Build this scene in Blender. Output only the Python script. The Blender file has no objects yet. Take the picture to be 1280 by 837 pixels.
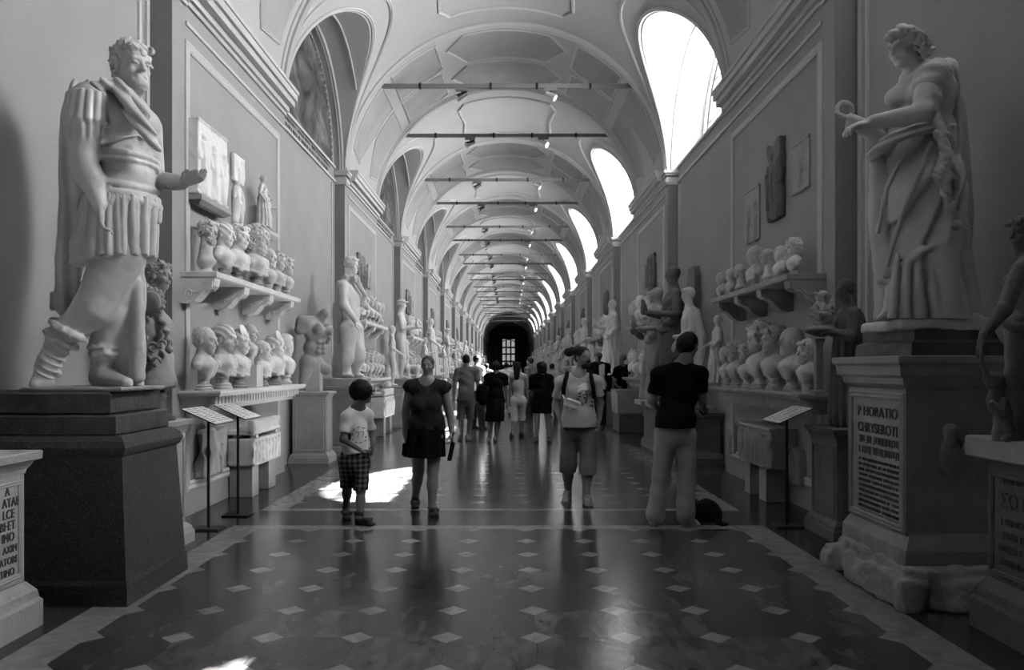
import bpy, math, random
import numpy as np
from mathutils import Vector, Matrix
from mathutils.bvhtree import BVHTree

# ------------------------------------------------------------------ camera, sky, sun, window daylight
SC = bpy.context.scene
COL = SC.collection
F, CX, CY, EYE = 1012.0, 636.0, 459.0, 1.5          # focal length and principal point in px of the 1280x837 frame
cam_d = bpy.data.cameras.new('camera')
cam_d.sensor_width = 36.0
cam_d.lens = F / 1280 * 36.0
cam_d.shift_x = (640 - CX) / 1280
cam_d.shift_y = (CY - 418.5) / 1280
cam_d.clip_end = 400
cam = bpy.data.objects.new('camera', cam_d)
cam.location = (0, 0, EYE)
cam.rotation_euler = (math.radians(90), 0, 0)
COL.objects.link(cam)
SC.camera = cam

SC.view_settings.view_transform = 'Standard'
SC.view_settings.look = 'None'
SC.view_settings.gamma = 1.0
SC.view_settings.use_curve_mapping = False
SC.view_settings.exposure = 1.15

W = bpy.data.worlds.new('sky')
SC.world = W
W.use_nodes = True
W.node_tree.nodes['Background'].inputs[0].default_value = (1, 1, 1, 1)
W.node_tree.nodes['Background'].inputs[1].default_value = 1.6

SUN_DIR = Vector((-5.8, -3.45, -6.8))
sun_d = bpy.data.lights.new('sun', 'SUN')
sun_d.energy = 105.0
sun_d.angle = math.radians(0.6)
sun = bpy.data.objects.new('sun', sun_d)
sun.rotation_euler = SUN_DIR.to_track_quat('-Z', 'Y').to_euler()
sun.location = (30, 20, 40)
COL.objects.link(sun)

# bay rhythm of the corridor (metres): bay n starts at its near pier, a panelled wall stretch then a recess under a lunette
Y0, PER, PANEL = 7.8, 8.2, 3.9
XC, VA, VB, ZS = -0.05, 3.19, 3.0, 5.35               # vault axis, half width, rise, springing
XL, XR, XLR, XRR = -3.24, 3.14, -3.45, 3.35            # panel wall faces and recess wall faces
XWIN = 3.77
LR = (PER - PANEL) / 2                                  # lunette radius
LH = 2.02
YEND = Y0 + 14 * PER
NB = -1                                                 # first bay (behind the camera)
def ybay(n): return Y0 + (n - 1) * PER                  # bay 1 starts at the first pier in view
def ylun(n): return ybay(n) + PANEL + LR
WINDOW_BAYS = list(range(0, 12))
for n in WINDOW_BAYS:
    ld = bpy.data.lights.new('window_daylight', 'AREA')
    ld.shape = 'RECTANGLE'
    ld.size, ld.size_y = 4.4, 2.6
    ld.energy = (880.0 if n > 1 else (840.0 if n == 1 else 960.0))
    lo = bpy.data.objects.new('window_daylight', ld)
    lo.location = (4.75, ylun(n), 6.75)
    lo.rotation_euler = Vector((-1, 0, -0.32)).to_track_quat('-Z', 'Z').to_euler()
    COL.objects.link(lo)

random.seed(7)
RNG = np.random.default_rng(7)

# ------------------------------------------------------------------ materials
def mat(name, col, rough=0.6, spec=0.3, var=0.0, scale=6.0, bump=0.0, bscale=40.0, stain=0.0, metal=0.0):
    m = bpy.data.materials.new(name)
    m.use_nodes = True
    nt = m.node_tree
    b = nt.nodes['Principled BSDF']
    b.inputs['Roughness'].default_value = rough
    b.inputs['Specular IOR Level'].default_value = spec
    b.inputs['Metallic'].default_value = metal
    b.inputs['Base Color'].default_value = (col, col, col, 1)
    if var or bump or stain:
        tc = nt.nodes.new('ShaderNodeTexCoord')
    if var or stain:
        nz = nt.nodes.new('ShaderNodeTexNoise')
        nz.inputs['Scale'].default_value = scale
        nz.inputs['Detail'].default_value = 6
        nz.inputs['Roughness'].default_value = 0.62
        nt.links.new(tc.outputs['Object'], nz.inputs['Vector'])
        rp = nt.nodes.new('ShaderNodeValToRGB')
        lo, hi = col * (1 - var), min(1, col * (1 + var))
        rp.color_ramp.elements[0].position = 0.32
        rp.color_ramp.elements[1].position = 0.68
        rp.color_ramp.elements[0].color = (lo, lo, lo, 1)
        rp.color_ramp.elements[1].color = (hi, hi, hi, 1)
        if stain:
            e = rp.color_ramp.elements.new(0.36)
            e.color = (col, col, col, 1)
            rp.color_ramp.elements[0].position = 0.24
            d = col * (1 - stain)
            rp.color_ramp.elements[0].color = (d, d, d, 1)
        nt.links.new(nz.outputs['Fac'], rp.inputs['Fac'])
        nt.links.new(rp.outputs['Color'], b.inputs['Base Color'])
    if bump:
        n2 = nt.nodes.new('ShaderNodeTexNoise')
        n2.inputs['Scale'].default_value = bscale
        n2.inputs['Detail'].default_value = 5
        nt.links.new(tc.outputs['Object'], n2.inputs['Vector'])
        bp = nt.nodes.new('ShaderNodeBump')
        bp.inputs['Strength'].default_value = bump
        bp.inputs['Distance'].default_value = 0.02
        nt.links.new(n2.outputs['Fac'], bp.inputs['Height'])
        nt.links.new(bp.outputs['Normal'], b.inputs['Normal'])
    return m

M = {}
M['plaster'] = mat('wall_plaster', 0.30, 0.85, 0.1, var=0.06, scale=1.2)
M['vault'] = mat('vault_plaster', 0.42, 0.9, 0.1, var=0.04, scale=0.8)
M['field'] = mat('vault_grey_field', 0.33, 0.9, 0.1, var=0.08, scale=2.0)
M['stucco'] = mat('stucco_moulding', 0.48, 0.8, 0.15)
M['pier'] = mat('pier_shade_border_grey', 0.20, 0.7, 0.2, var=0.05, scale=3)  # shade of camera-facing returns put into the grey; fresco border uses it too
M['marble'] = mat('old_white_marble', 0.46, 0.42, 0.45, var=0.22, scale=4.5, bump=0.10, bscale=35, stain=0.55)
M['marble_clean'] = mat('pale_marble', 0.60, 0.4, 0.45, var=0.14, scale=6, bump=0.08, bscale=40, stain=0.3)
M['marble_grey'] = mat('grey_weathered_shaded_marble', 0.25, 0.5, 0.35, var=0.28, scale=6, bump=0.15, bscale=40, stain=0.5)  # weathered stone; on the right side its shade is in the colour
M['marble_dark'] = mat('dark_weathered_shaded_stone', 0.10, 0.55, 0.3, var=0.35, scale=7, bump=0.4, bscale=50, stain=0.5)  # weathered stone; right-side pedestals carry their shade in this colour
M['altar'] = mat('altar_marble', 0.32, 0.55, 0.3, var=0.2, scale=4, bump=0.3, bscale=45, stain=0.4)
M['granite'] = mat('dark_granite', 0.05, 0.6, 0.3, var=0.45, scale=55, bump=0.4, bscale=70)
M['granite_top'] = mat('dark_grey_stone', 0.07, 0.5, 0.3, var=0.35, scale=8, bump=0.3, bscale=40)
M['rough'] = mat('rough_broken_stone', 0.26, 0.8, 0.2, var=0.4, scale=12, bump=0.8, bscale=30, stain=0.6)
M['letter'] = mat('incised_letter', 0.09, 0.8, 0.1)
M['letter_worn'] = mat('worn_letter', 0.11, 0.8, 0.1)
M['black_metal'] = mat('black_metal', 0.012, 0.45, 0.3)
M['bar'] = mat('grey_painted_steel', 0.16, 0.5, 0.4)
M['spot'] = mat('spotlight_housing', 0.5, 0.4, 0.4)
M['label'] = mat('label_card', 0.8, 0.25, 0.5, var=0.12, scale=25)
M['wood'] = mat('dark_wood', 0.02, 0.5, 0.3, var=0.2, scale=10)
M['winframe'] = mat('window_frame_iron', 0.12, 0.5, 0.3)
M['skin'] = mat('skin', 0.20, 0.55, 0.35, var=0.06, scale=12)
M['skin_dark'] = mat('tanned_skin', 0.12, 0.55, 0.35, var=0.06, scale=12)
M['hair'] = mat('dark_hair', 0.006, 0.6, 0.25)
M['hair_brown'] = mat('brown_hair', 0.05, 0.55, 0.3, var=0.3, scale=60)
M['black_cloth'] = mat('black_cotton', 0.006, 0.9, 0.1)
M['dark_cloth'] = mat('dark_cloth', 0.02, 0.85, 0.15, var=0.2, scale=20)
M['white_cloth'] = mat('white_cotton', 0.62, 0.85, 0.15)
M['light_cloth'] = mat('pale_cotton', 0.42, 0.85, 0.15, var=0.06, scale=8)
M['grey_cloth'] = mat('grey_cotton', 0.13, 0.85, 0.15)
M['beige_cloth'] = mat('beige_trousers', 0.34, 0.85, 0.15, var=0.06, scale=9)
M['khaki_cloth'] = mat('khaki_shorts', 0.15, 0.85, 0.15, var=0.08, scale=9)
M['shoe_dark'] = mat('dark_shoe', 0.018, 0.5, 0.3)
M['shoe_light'] = mat('pale_shoe', 0.30, 0.6, 0.3, var=0.35, scale=30)
M['print'] = mat('dark_shirt_print', 0.09, 0.9, 0.1)
M['print_white'] = mat('white_shirt_print', 0.8, 0.9, 0.1)
M['spot_lens'] = mat('spotlight_glass', 0.75, 0.2, 0.5)  # pale smooth lens colour, no emission

# plaid cloth: two crossing stripe sets
def plaid():
    m = mat('plaid_cotton', 0.05, 0.85, 0.15)
    nt = m.node_tree; b = nt.nodes['Principled BSDF']
    tc = nt.nodes.new('ShaderNodeTexCoord')
    fac = None
    for ax in ('X', 'Z'):
        w = nt.nodes.new('ShaderNodeTexWave'); w.bands_direction = ax
        w.inputs['Scale'].default_value = 6.5
        nt.links.new(tc.outputs['Object'], w.inputs['Vector'])
        if fac is None: fac = w
        else:
            a = nt.nodes.new('ShaderNodeMath'); a.operation = 'ADD'
            nt.links.new(fac.outputs['Fac'], a.inputs[0]); nt.links.new(w.outputs['Fac'], a.inputs[1])
            rp = nt.nodes.new('ShaderNodeValToRGB')
            rp.color_ramp.elements[0].position = 0.25; rp.color_ramp.elements[0].color = (.012, .012, .012, 1)
            rp.color_ramp.elements[1].position = 0.95; rp.color_ramp.elements[1].color = (.15, .15, .15, 1)
            h = nt.nodes.new('ShaderNodeMath'); h.operation = 'MULTIPLY'; h.inputs[1].default_value = 0.5
            nt.links.new(a.outputs[0], h.inputs[0]); nt.links.new(h.outputs[0], rp.inputs['Fac'])
            nt.links.new(rp.outputs['Color'], b.inputs['Base Color'])
    return m
M['plaid'] = plaid()

# thin window glass: mostly clear with a faint reflection
def glass():
    m = bpy.data.materials.new('window_glass'); m.use_nodes = True
    nt = m.node_tree; nt.nodes.clear()
    o = nt.nodes.new('ShaderNodeOutputMaterial'); mx = nt.nodes.new('ShaderNodeMixShader')
    t = nt.nodes.new('ShaderNodeBsdfTransparent'); g = nt.nodes.new('ShaderNodeBsdfGlossy')
    t.inputs[0].default_value = (.95, .95, .95, 1); g.inputs['Roughness'].default_value = 0.05
    mx.inputs[0].default_value = 0.06
    nt.links.new(t.outputs[0], mx.inputs[1]); nt.links.new(g.outputs[0], mx.inputs[2]); nt.links.new(mx.outputs[0], o.inputs[0])
    return m
M['glass'] = glass()

def tinted():  # dark tint put in to dim the outdoor light seen through the door
    m = bpy.data.materials.new('dimmed_door_glass'); m.use_nodes = True
    nt = m.node_tree; nt.nodes.clear()
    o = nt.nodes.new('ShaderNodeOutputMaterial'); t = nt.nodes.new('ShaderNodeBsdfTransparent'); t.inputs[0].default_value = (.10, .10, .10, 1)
    g = nt.nodes.new('ShaderNodeBsdfGlossy'); g.inputs['Roughness'].default_value = 0.1; mx = nt.nodes.new('ShaderNodeMixShader'); mx.inputs[0].default_value = 0.05
    nt.links.new(t.outputs[0], mx.inputs[1]); nt.links.new(g.outputs[0], mx.inputs[2]); nt.links.new(mx.outputs[0], o.inputs[0])
    return m
M['door_glass'] = tinted()

# lunette fresco: dark painted scene
def fresco():
    m = mat('faded_dark_fresco', 0.1, 0.8, 0.15)
    nt = m.node_tree; b = nt.nodes['Principled BSDF']
    tc = nt.nodes.new('ShaderNodeTexCoord'); mp = nt.nodes.new('ShaderNodeMapping')
    mp.inputs['Scale'].default_value = (1, 0.5, 0.8)
    nz = nt.nodes.new('ShaderNodeTexNoise'); nz.inputs['Scale'].default_value = 2.6; nz.inputs['Detail'].default_value = 5
    nz.inputs['Distortion'].default_value = 0.8
    rp = nt.nodes.new('ShaderNodeValToRGB')
    e = rp.color_ramp.elements
    e[0].position, e[0].color = 0.30, (.016, .016, .016, 1)
    e[1].position, e[1].color = 0.75, (.22, .22, .22, 1)
    x = e.new(0.5); x.color = (.075, .075, .075, 1)
    nt.links.new(tc.outputs['Object'], mp.inputs[0]); nt.links.new(mp.outputs[0], nz.inputs['Vector'])
    nt.links.new(nz.outputs['Fac'], rp.inputs['Fac']); nt.links.new(rp.outputs['Color'], b.inputs['Base Color'])
    return m
M['fresco'] = fresco()

# marble floor: octagons with light diamonds, a pale strip frame round every bay
def floor_mat():
    m = bpy.data.materials.new('polished_marble_floor'); m.use_nodes = True
    nt = m.node_tree; N = nt.nodes; L = nt.links
    b = N['Principled BSDF']
    tc = N.new('ShaderNodeTexCoord'); sp = N.new('ShaderNodeSeparateXYZ'); L.new(tc.outputs['Object'], sp.inputs[0])
    def mth(op, a, c=None, d=None):
        n = N.new('ShaderNodeMath'); n.operation = op
        for i, v in enumerate((a, c, d)):
            if v is None: continue
            if isinstance(v, (int, float)): n.inputs[i].default_value = v
            else: L.new(v, n.inputs[i])
        return n.outputs[0]
    X, Y = sp.outputs[0], sp.outputs[1]
    S = 0.498
    u = mth('DIVIDE', mth('SUBTRACT', X, 0.153), S)
    v = mth('DIVIDE', mth('SUBTRACT', Y, 4.5), 0.5)
    fu = mth('SUBTRACT', u, mth('ROUND', u)); fv = mth('SUBTRACT', v, mth('ROUND', v))
    au, av = mth('ABSOLUTE', fu), mth('ABSOLUTE', fv)
    dia = mth('LESS_THAN', mth('ADD', au, av), 0.185)
    joint = mth('LESS_THAN', mth('MINIMUM', au, av), 0.010)
    # strips
    xl, xr = -2.337, 2.145
    inx = mth('MULTIPLY', mth('GREATER_THAN', X, xl), mth('LESS_THAN', X, xr))
    instrip = mth('MULTIPLY', mth('GREATER_THAN', X, xl - 0.27), mth('LESS_THAN', X, xr + 0.27))
    yy = mth('FLOORED_MODULO', mth('SUBTRACT', Y, 8.60), PER)          # 0 at the near edge of a bay's field
    iny = mth('LESS_THAN', yy, 7.12)
    field = mth('MULTIPLY', inx, iny)
    band_a = mth('MULTIPLY', mth('GREATER_THAN', yy, 7.12), mth('LESS_THAN', yy, 7.29))
    band_b = mth('MULTIPLY', mth('GREATER_THAN', yy, 8.08), mth('LESS_THAN', yy, 8.2))
    cross = mth('MULTIPLY', mth('MAXIMUM', band_a, band_b), instrip)
    side = mth('MULTIPLY', mth('SUBTRACT', instrip, inx), mth('MAXIMUM', mth('LESS_THAN', yy, 7.29), band_b))
    strip = mth('MAXIMUM', cross, side)
    # marble tone
    cell = N.new('ShaderNodeCombineXYZ'); L.new(mth('FLOOR', u), cell.inputs[0]); L.new(mth('FLOOR', v), cell.inputs[1])
    wn = N.new('ShaderNodeTexWhiteNoise'); wn.noise_dimensions = '2D'; L.new(cell.outputs[0], wn.inputs['Vector'])
    nz = N.new('ShaderNodeTexNoise'); nz.inputs['Scale'].default_value = 5; nz.inputs['Detail'].default_value = 7
    nz.inputs['Distortion'].default_value = 2.2; L.new(tc.outputs['Object'], nz.inputs['Vector'])
    nz2 = N.new('ShaderNodeTexNoise'); nz2.inputs['Scale'].default_value = 3.2; nz2.inputs['Detail'].default_value = 8; nz2.inputs['Distortion'].default_value = 0.9
    mpv = N.new('ShaderNodeMapping'); mpv.inputs['Scale'].default_value = (2.4, 1.0, 1); mpv.inputs['Rotation'].default_value = (0, 0, .5); L.new(tc.outputs['Object'], mpv.inputs[0]); L.new(mpv.outputs[0], nz2.inputs['Vector'])
    base = mth('MULTIPLY', mth('ADD', 0.55, mth('MULTIPLY', wn.outputs['Value'], 0.6)), mth('ADD', 0.018, mth('MULTIPLY', mth('POWER', nz2.outputs['Fac'], 1.8), 0.19)))
    base = mth('MULTIPLY', base, mth('SUBTRACT', 1.0, mth('MULTIPLY', mth('MULTIPLY', joint, field), 0.55)))
    plain = mth('ADD', 0.018, mth('MULTIPLY', nz.outputs['Fac'], 0.045))
    pale = mth('ADD', 0.10, mth('MULTIPLY', nz.outputs['Fac'], 0.24))
    def mixf(f, a, c):   # a where f=0, c where f=1
        n = N.new('ShaderNodeMix'); n.data_type = 'FLOAT'
        L.new(f, n.inputs[0]); L.new(a, n.inputs[2]); L.new(c, n.inputs[3]); return n.outputs[0]
    c = mixf(field, plain, base)
    c = mixf(mth('MULTIPLY', field, dia), c, pale)
    c = mixf(strip, c, pale)
    cc = N.new('ShaderNodeCombineColor')
    for i in range(3): L.new(c, cc.inputs[i])
    L.new(cc.outputs[0], b.inputs['Base Color'])
    rr = mth('ADD', 0.10, mth('MULTIPLY', nz.outputs['Fac'], 0.16)); L.new(rr, b.inputs['Roughness'])
    b.inputs['Specular IOR Level'].default_value = 0.27
    return m
M['floor'] = floor_mat()

# ------------------------------------------------------------------ object helpers
def obj(name, vf, m, parent=None, smooth=False, origin=(0, 0, 0)):
    """one mesh object; vertices come in world space and are stored relative to origin"""
    v, f = vf
    me = bpy.data.meshes.new(name)
    o = np.asarray(origin, float)
    v = np.asarray(v, float).reshape(-1, 3) - o
    if isinstance(f, np.ndarray) and len(f):
        me.vertices.add(len(v)); me.vertices.foreach_set('co', v.astype(np.float32).ravel())
        me.loops.add(f.size); me.loops.foreach_set('vertex_index', f.astype(np.int32).ravel())
        me.polygons.add(len(f)); me.polygons.foreach_set('loop_start', np.arange(0, f.size, f.shape[1], dtype=np.int32))
        me.update(calc_edges=True); me.validate()
    else:
        me.from_pydata([tuple(p) for p in v], [], [tuple(q) for q in f]); me.update()
    if smooth and len(me.polygons):
        me.polygons.foreach_set('use_smooth', np.ones(len(me.polygons), bool))
    me.materials.append(M[m] if isinstance(m, str) else m)
    ob = bpy.data.objects.new(name, me)
    COL.objects.link(ob)
    if parent is not None:
        ob.parent = parent
    else:
        ob.location = o
    return ob

def tag(o, label, cat, group=None, kind=None):
    if label: o['label'] = label
    if cat: o['category'] = cat
    if group: o['group'] = group
    if kind: o['kind'] = kind
    return o

def thing(name, label, cat, loc, group=None, rz=0.0):
    o = bpy.data.objects.new(name, None)
    o.empty_display_size = 0.1
    o.location = loc; o.rotation_euler = (0, 0, rz)
    COL.objects.link(o)
    return tag(o, label, cat, group)

def struct(name, vf, m, smooth=False, parent=None):
    o = obj(name, vf, m, parent, smooth)
    if parent is None: o['kind'] = 'structure'
    return o

def dup(root, loc, rz, label, group=None, scale=1.0):
    r = root.copy(); COL.objects.link(r)
    r.location = loc; r.rotation_euler = (0, 0, rz); r.scale = (scale,) * 3
    r['label'] = label
    if group: r['group'] = group
    for ch in root.children:
        c = ch.copy(); COL.objects.link(c); c.parent = r
        for g in ch.children:
            d = g.copy(); COL.objects.link(d); d.parent = c
    return r

class MB:
    """collects boxes, prisms, lathes and ribbons into one mesh"""
    def __init__(s): s.v = []; s.f = []
    def vf(s): return s.v, s.f
    def quadgrid(s, P, flip=False, closed=False):
        P = np.asarray(P, float); n, m = P.shape[:2]; o = len(s.v)
        s.v.extend(P.reshape(-1, 3).tolist())
        for i in range(n - 1):
            for j in range(m - 1 + (1 if closed else 0)):
                j2 = (j + 1) % m
                q = (o + i * m + j, o + i * m + j2, o + (i + 1) * m + j2, o + (i + 1) * m + j)
                s.f.append(q[::-1] if flip else q)
        return s
    def box(s, x0, x1, y0, y1, z0, z1, top=None):
        """axis box; top=(dx,dy) insets the upper face"""
        dx, dy = top or (0, 0); o = len(s.v)
        s.v += [(x0, y0, z0), (x1, y0, z0), (x1, y1, z0), (x0, y1, z0),
                (x0 + dx, y0 + dy, z1), (x1 - dx, y0 + dy, z1), (x1 - dx, y1 - dy, z1), (x0 + dx, y1 - dy, z1)]
        s.f += [(o, o + 3, o + 2, o + 1), (o + 4, o + 5, o + 6, o + 7), (o, o + 1, o + 5, o + 4), (o + 1, o + 2, o + 6, o + 5),
                (o + 2, o + 3, o + 7, o + 6), (o + 3, o, o + 4, o + 7)]
        return s
    def bbox(s, x0, x1, y0, y1, z0, z1, c=0.012):
        """box with chamfered edges"""
        s.mould(x0, x1, y0, y1, [(z0, -c), (z0 + c, 0), (z1 - c, 0), (z1, -c)]); return s
    def mould(s, x0, x1, y0, y1, prof):
        """rectangular block whose outline grows by g at height z for each (z, g) of prof"""
        o = len(s.v)
        for z, g in prof:
            s.v += [(x0 - g, y0 - g, z), (x1 + g, y0 - g, z), (x1 + g, y1 + g, z), (x0 - g, y1 + g, z)]
        for k in range(len(prof) - 1):
            a = o + 4 * k
            for i in range(4):
                j = (i + 1) % 4
                s.f.append((a + i, a + j, a + 4 + j, a + 4 + i))
        s.f.append((o + 3, o + 2, o + 1, o)); a = o + 4 * (len(prof) - 1); s.f.append((a, a + 1, a + 2, a + 3))
        return s
    def prism(s, poly, axis, a, b):
        """extrude a polygon: axis 'y': poly is (x,z) pairs, 'x': (y,z), 'z': (x,y)"""
        o = len(s.v); n = len(poly)
        for t in (a, b):
            for p, q in poly:
                s.v.append({'y': (p, t, q), 'x': (t, p, q), 'z': (p, q, t)}[axis])
        for i in range(n):
            j = (i + 1) % n; s.f.append((o + i, o + j, o + n + j, o + n + i))
        s.f.append(tuple(range(o + n - 1, o - 1, -1))); s.f.append(tuple(range(o + n, o + 2 * n)))
        return s
    def lathe(s, prof, c=(0, 0, 0), n=20, sx=1, sy=1):
        P = [[(c[0] + r * sx * math.cos(2 * math.pi * k / n), c[1] + r * sy * math.sin(2 * math.pi * k / n), c[2] + z) for k in range(n)] for r, z in prof]
        s.quadgrid(P, closed=True)
        o = len(s.v) - n * len(prof)
        s.f.append(tuple(range(o + n - 1, o - 1, -1))); s.f.append(tuple(range(len(s.v) - n, len(s.v))))
        return s
    def tube(s, pts, r, n=8):
        pts = [Vector(p) for p in pts]; rows = []
        for i, p in enumerate(pts):
            t = (pts[min(i + 1, len(pts) - 1)] - pts[max(i - 1, 0)]).normalized()
            a = t.cross(Vector((0, 0, 1)))
            if a.length < 1e-4: a = Vector((1, 0, 0))
            a.normalize(); b = t.cross(a).normalized()
            rr = r[i] if isinstance(r, (list, tuple)) else r
            rows.append([tuple(p + a * rr * math.cos(2 * math.pi * k / n) + b * rr * math.sin(2 * math.pi * k / n)) for k in range(n)])
        o = len(s.v)
        s.quadgrid(rows, closed=True)
        s.f.append(tuple(range(o, o + n))); s.f.append(tuple(range(len(s.v) - 1, len(s.v) - n - 1, -1)))
        return s
    def ribbon(s, pts, nrm, w, h, closed=False):
        """raised moulding of width w and height h following pts on a surface with normals nrm"""
        pts = [Vector(p) for p in pts]; nrm = [Vector(q).normalized() for q in nrm]; rows = []
        N = len(pts)
        for i in range(N):
            a, c = (pts[(i - 1) % N], pts[(i + 1) % N]) if closed else (pts[max(i - 1, 0)], pts[min(i + 1, N - 1)])
            d0 = (pts[i] - a); d1 = (c - pts[i])
            t = ((d0.normalized() if d0.length else d1.normalized()) + (d1.normalized() if d1.length else d0.normalized()))
            t.normalize(); b = nrm[i].cross(t); b.normalize()
            k = 1.0
            if d0.length and d1.length:
                ca = max(0.5, d0.normalized().dot(t)); k = 1 / ca
            n = nrm[i]
            rows.append([tuple(pts[i] + b * (x * w * k) + n * (y * h)) for x, y in ((-.5, -.3), (-.5, .55), (-.25, 1), (.05, .6), (.25, .9), (.5, .45), (.5, -.3))])
        if closed: rows.append(rows[0])
        s.quadgrid(rows, flip=True); return s

def at(px, py, Y):
    """world point seen at pixel (px, py) of the photograph at distance Y"""
    return Vector(((px - CX) * Y / F, Y, EYE + (CY - py) * Y / F))
def xat(px, Y): return (px - CX) * Y / F
def zat(py, Y): return EYE + (CY - py) * Y / F

def text(name, s, size, origin, side, parent, m='letter', align='LEFT', stretch=1.0, ext=0.0035):
    """lettering on a face: side 'L' faces +x, 'R' faces -x, 'N' faces the camera"""
    cu = bpy.data.curves.new(name, 'FONT'); cu.body = s; cu.size = size; cu.align_x = align; cu.extrude = ext
    cu.space_character = 1.05
    o = bpy.data.objects.new(name, cu); COL.objects.link(o)
    ex, ey, ez = {'L': ((0, 1, 0), (0, 0, 1), (1, 0, 0)), 'R': ((0, -1, 0), (0, 0, 1), (-1, 0, 0)), 'N': ((1, 0, 0), (0, 0, 1), (0, -1, 0))}[side]
    R = Matrix((ex, ey, ez)).transposed().to_4x4()
    rel = Vector(origin) - (Vector(parent.location) if parent else Vector())
    o.matrix_local = Matrix.Translation(rel) @ R @ Matrix.Diagonal((stretch, 1, 1, 1))
    cu.materials.append(M[m])
    me = bpy.data.meshes.new_from_object(o.evaluated_get(bpy.context.evaluated_depsgraph_get()))
    mo = bpy.data.objects.new(name, me); COL.objects.link(mo)
    mo.matrix_local = Matrix.Translation(rel) @ R @ Matrix.Diagonal((stretch, 1, 1, 1))
    bpy.data.objects.remove(o); bpy.data.curves.remove(cu)
    mo.name = name
    if not me.materials: me.materials.append(M[m])
    if parent: mo.parent = parent
    return mo

def glyph_rows(mb, rows, y0, y1, x, zt, dz, hgt, seed, side=1):
    """worn, unreadable lettering: rows of short strokes on a face at x"""
    r = random.Random(seed)
    for k in range(rows):
        z = zt - k * dz; y = y0 + r.uniform(0, .02)
        while y < y1 - 0.012:
            w = hgt * r.uniform(.10, .16)
            if r.random() < .84:
                mb.box(x - .003, x + .003, y, y + w, z - hgt * r.uniform(.8, 1), z)
                if r.random() < .5:
                    zz = z - hgt * r.choice((0.0, .45, .85)); mb.box(x - .003, x + .003, y, min(y1, y + hgt * .45), zz - hgt * .12, zz)
            y += hgt * r.uniform(.35, .62)
# ------------------------------------------------------------------ sculpting: signed distance fields meshed with surface nets
def V3(p): return np.array(p, np.float32)
def frame_from(f, up=(0, 0, 1)):
    f = np.array(f, float); f /= np.linalg.norm(f)
    l = np.cross(np.array(up, float), f); l /= np.linalg.norm(l); u = np.cross(f, l)
    return np.stack([f, l, u], 1)                      # columns: forward, left, up
def yawf(deg, pitch=0.0):
    a, p = math.radians(deg), math.radians(pitch)
    return (math.cos(a) * math.cos(p), math.sin(a) * math.cos(p), math.sin(p))

def waves(X, Y, Z, f, seed=0.0):
    a = np.sin(X * f + 1.7 * np.sin(Y * f * .8 + seed) + seed)
    b = np.sin(Y * f * 1.1 + 1.7 * np.sin(Z * f * .9 + 2 + seed))
    c = np.sin(Z * f + 1.7 * np.sin(X * f * .7 + 4 + seed))
    return (a * b + b * c + c * a) / 3 * 1.4
def curls(amp, f, seed=0.0):
    return (lambda X, Y, Z: -amp * np.abs(waves(X, Y, Z, f, seed)) * 1.6 + amp * .4), amp * 2
def lumps(amp, f, seed=0.0):
    return (lambda X, Y, Z: amp * waves(X, Y, Z, f, seed)), amp * 1.5
def folds(amp, n, axis=(0, 0), seed=0.0, twist=0.0, sharp=True):
    """vertical cloth folds round a vertical axis at (x, y)"""
    def g(X, Y, Z):
        ph = np.arctan2(Y - axis[1], X - axis[0])
        t = n * ph + twist * Z + .9 * np.sin(3 * ph + seed) + .5 * np.sin(Z * 5 + seed)
        s = np.sin(t)
        if sharp: s = 1 - 2 * np.abs(np.sin(t / 2)) ** .8
        return amp * s
    return g, amp * 1.2
def ridges(amp, d, f, seed=0.0, warp=.6):
    """parallel ridges across direction d"""
    d = np.array(d, float)
    def g(X, Y, Z):
        t = (X * d[0] + Y * d[1] + Z * d[2]) * f + warp * np.sin(Z * 7 + X * 5 + seed) + warp * np.sin(Y * 8 + seed * 2)
        return amp * np.sin(t)
    return g, amp * 1.1

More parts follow.
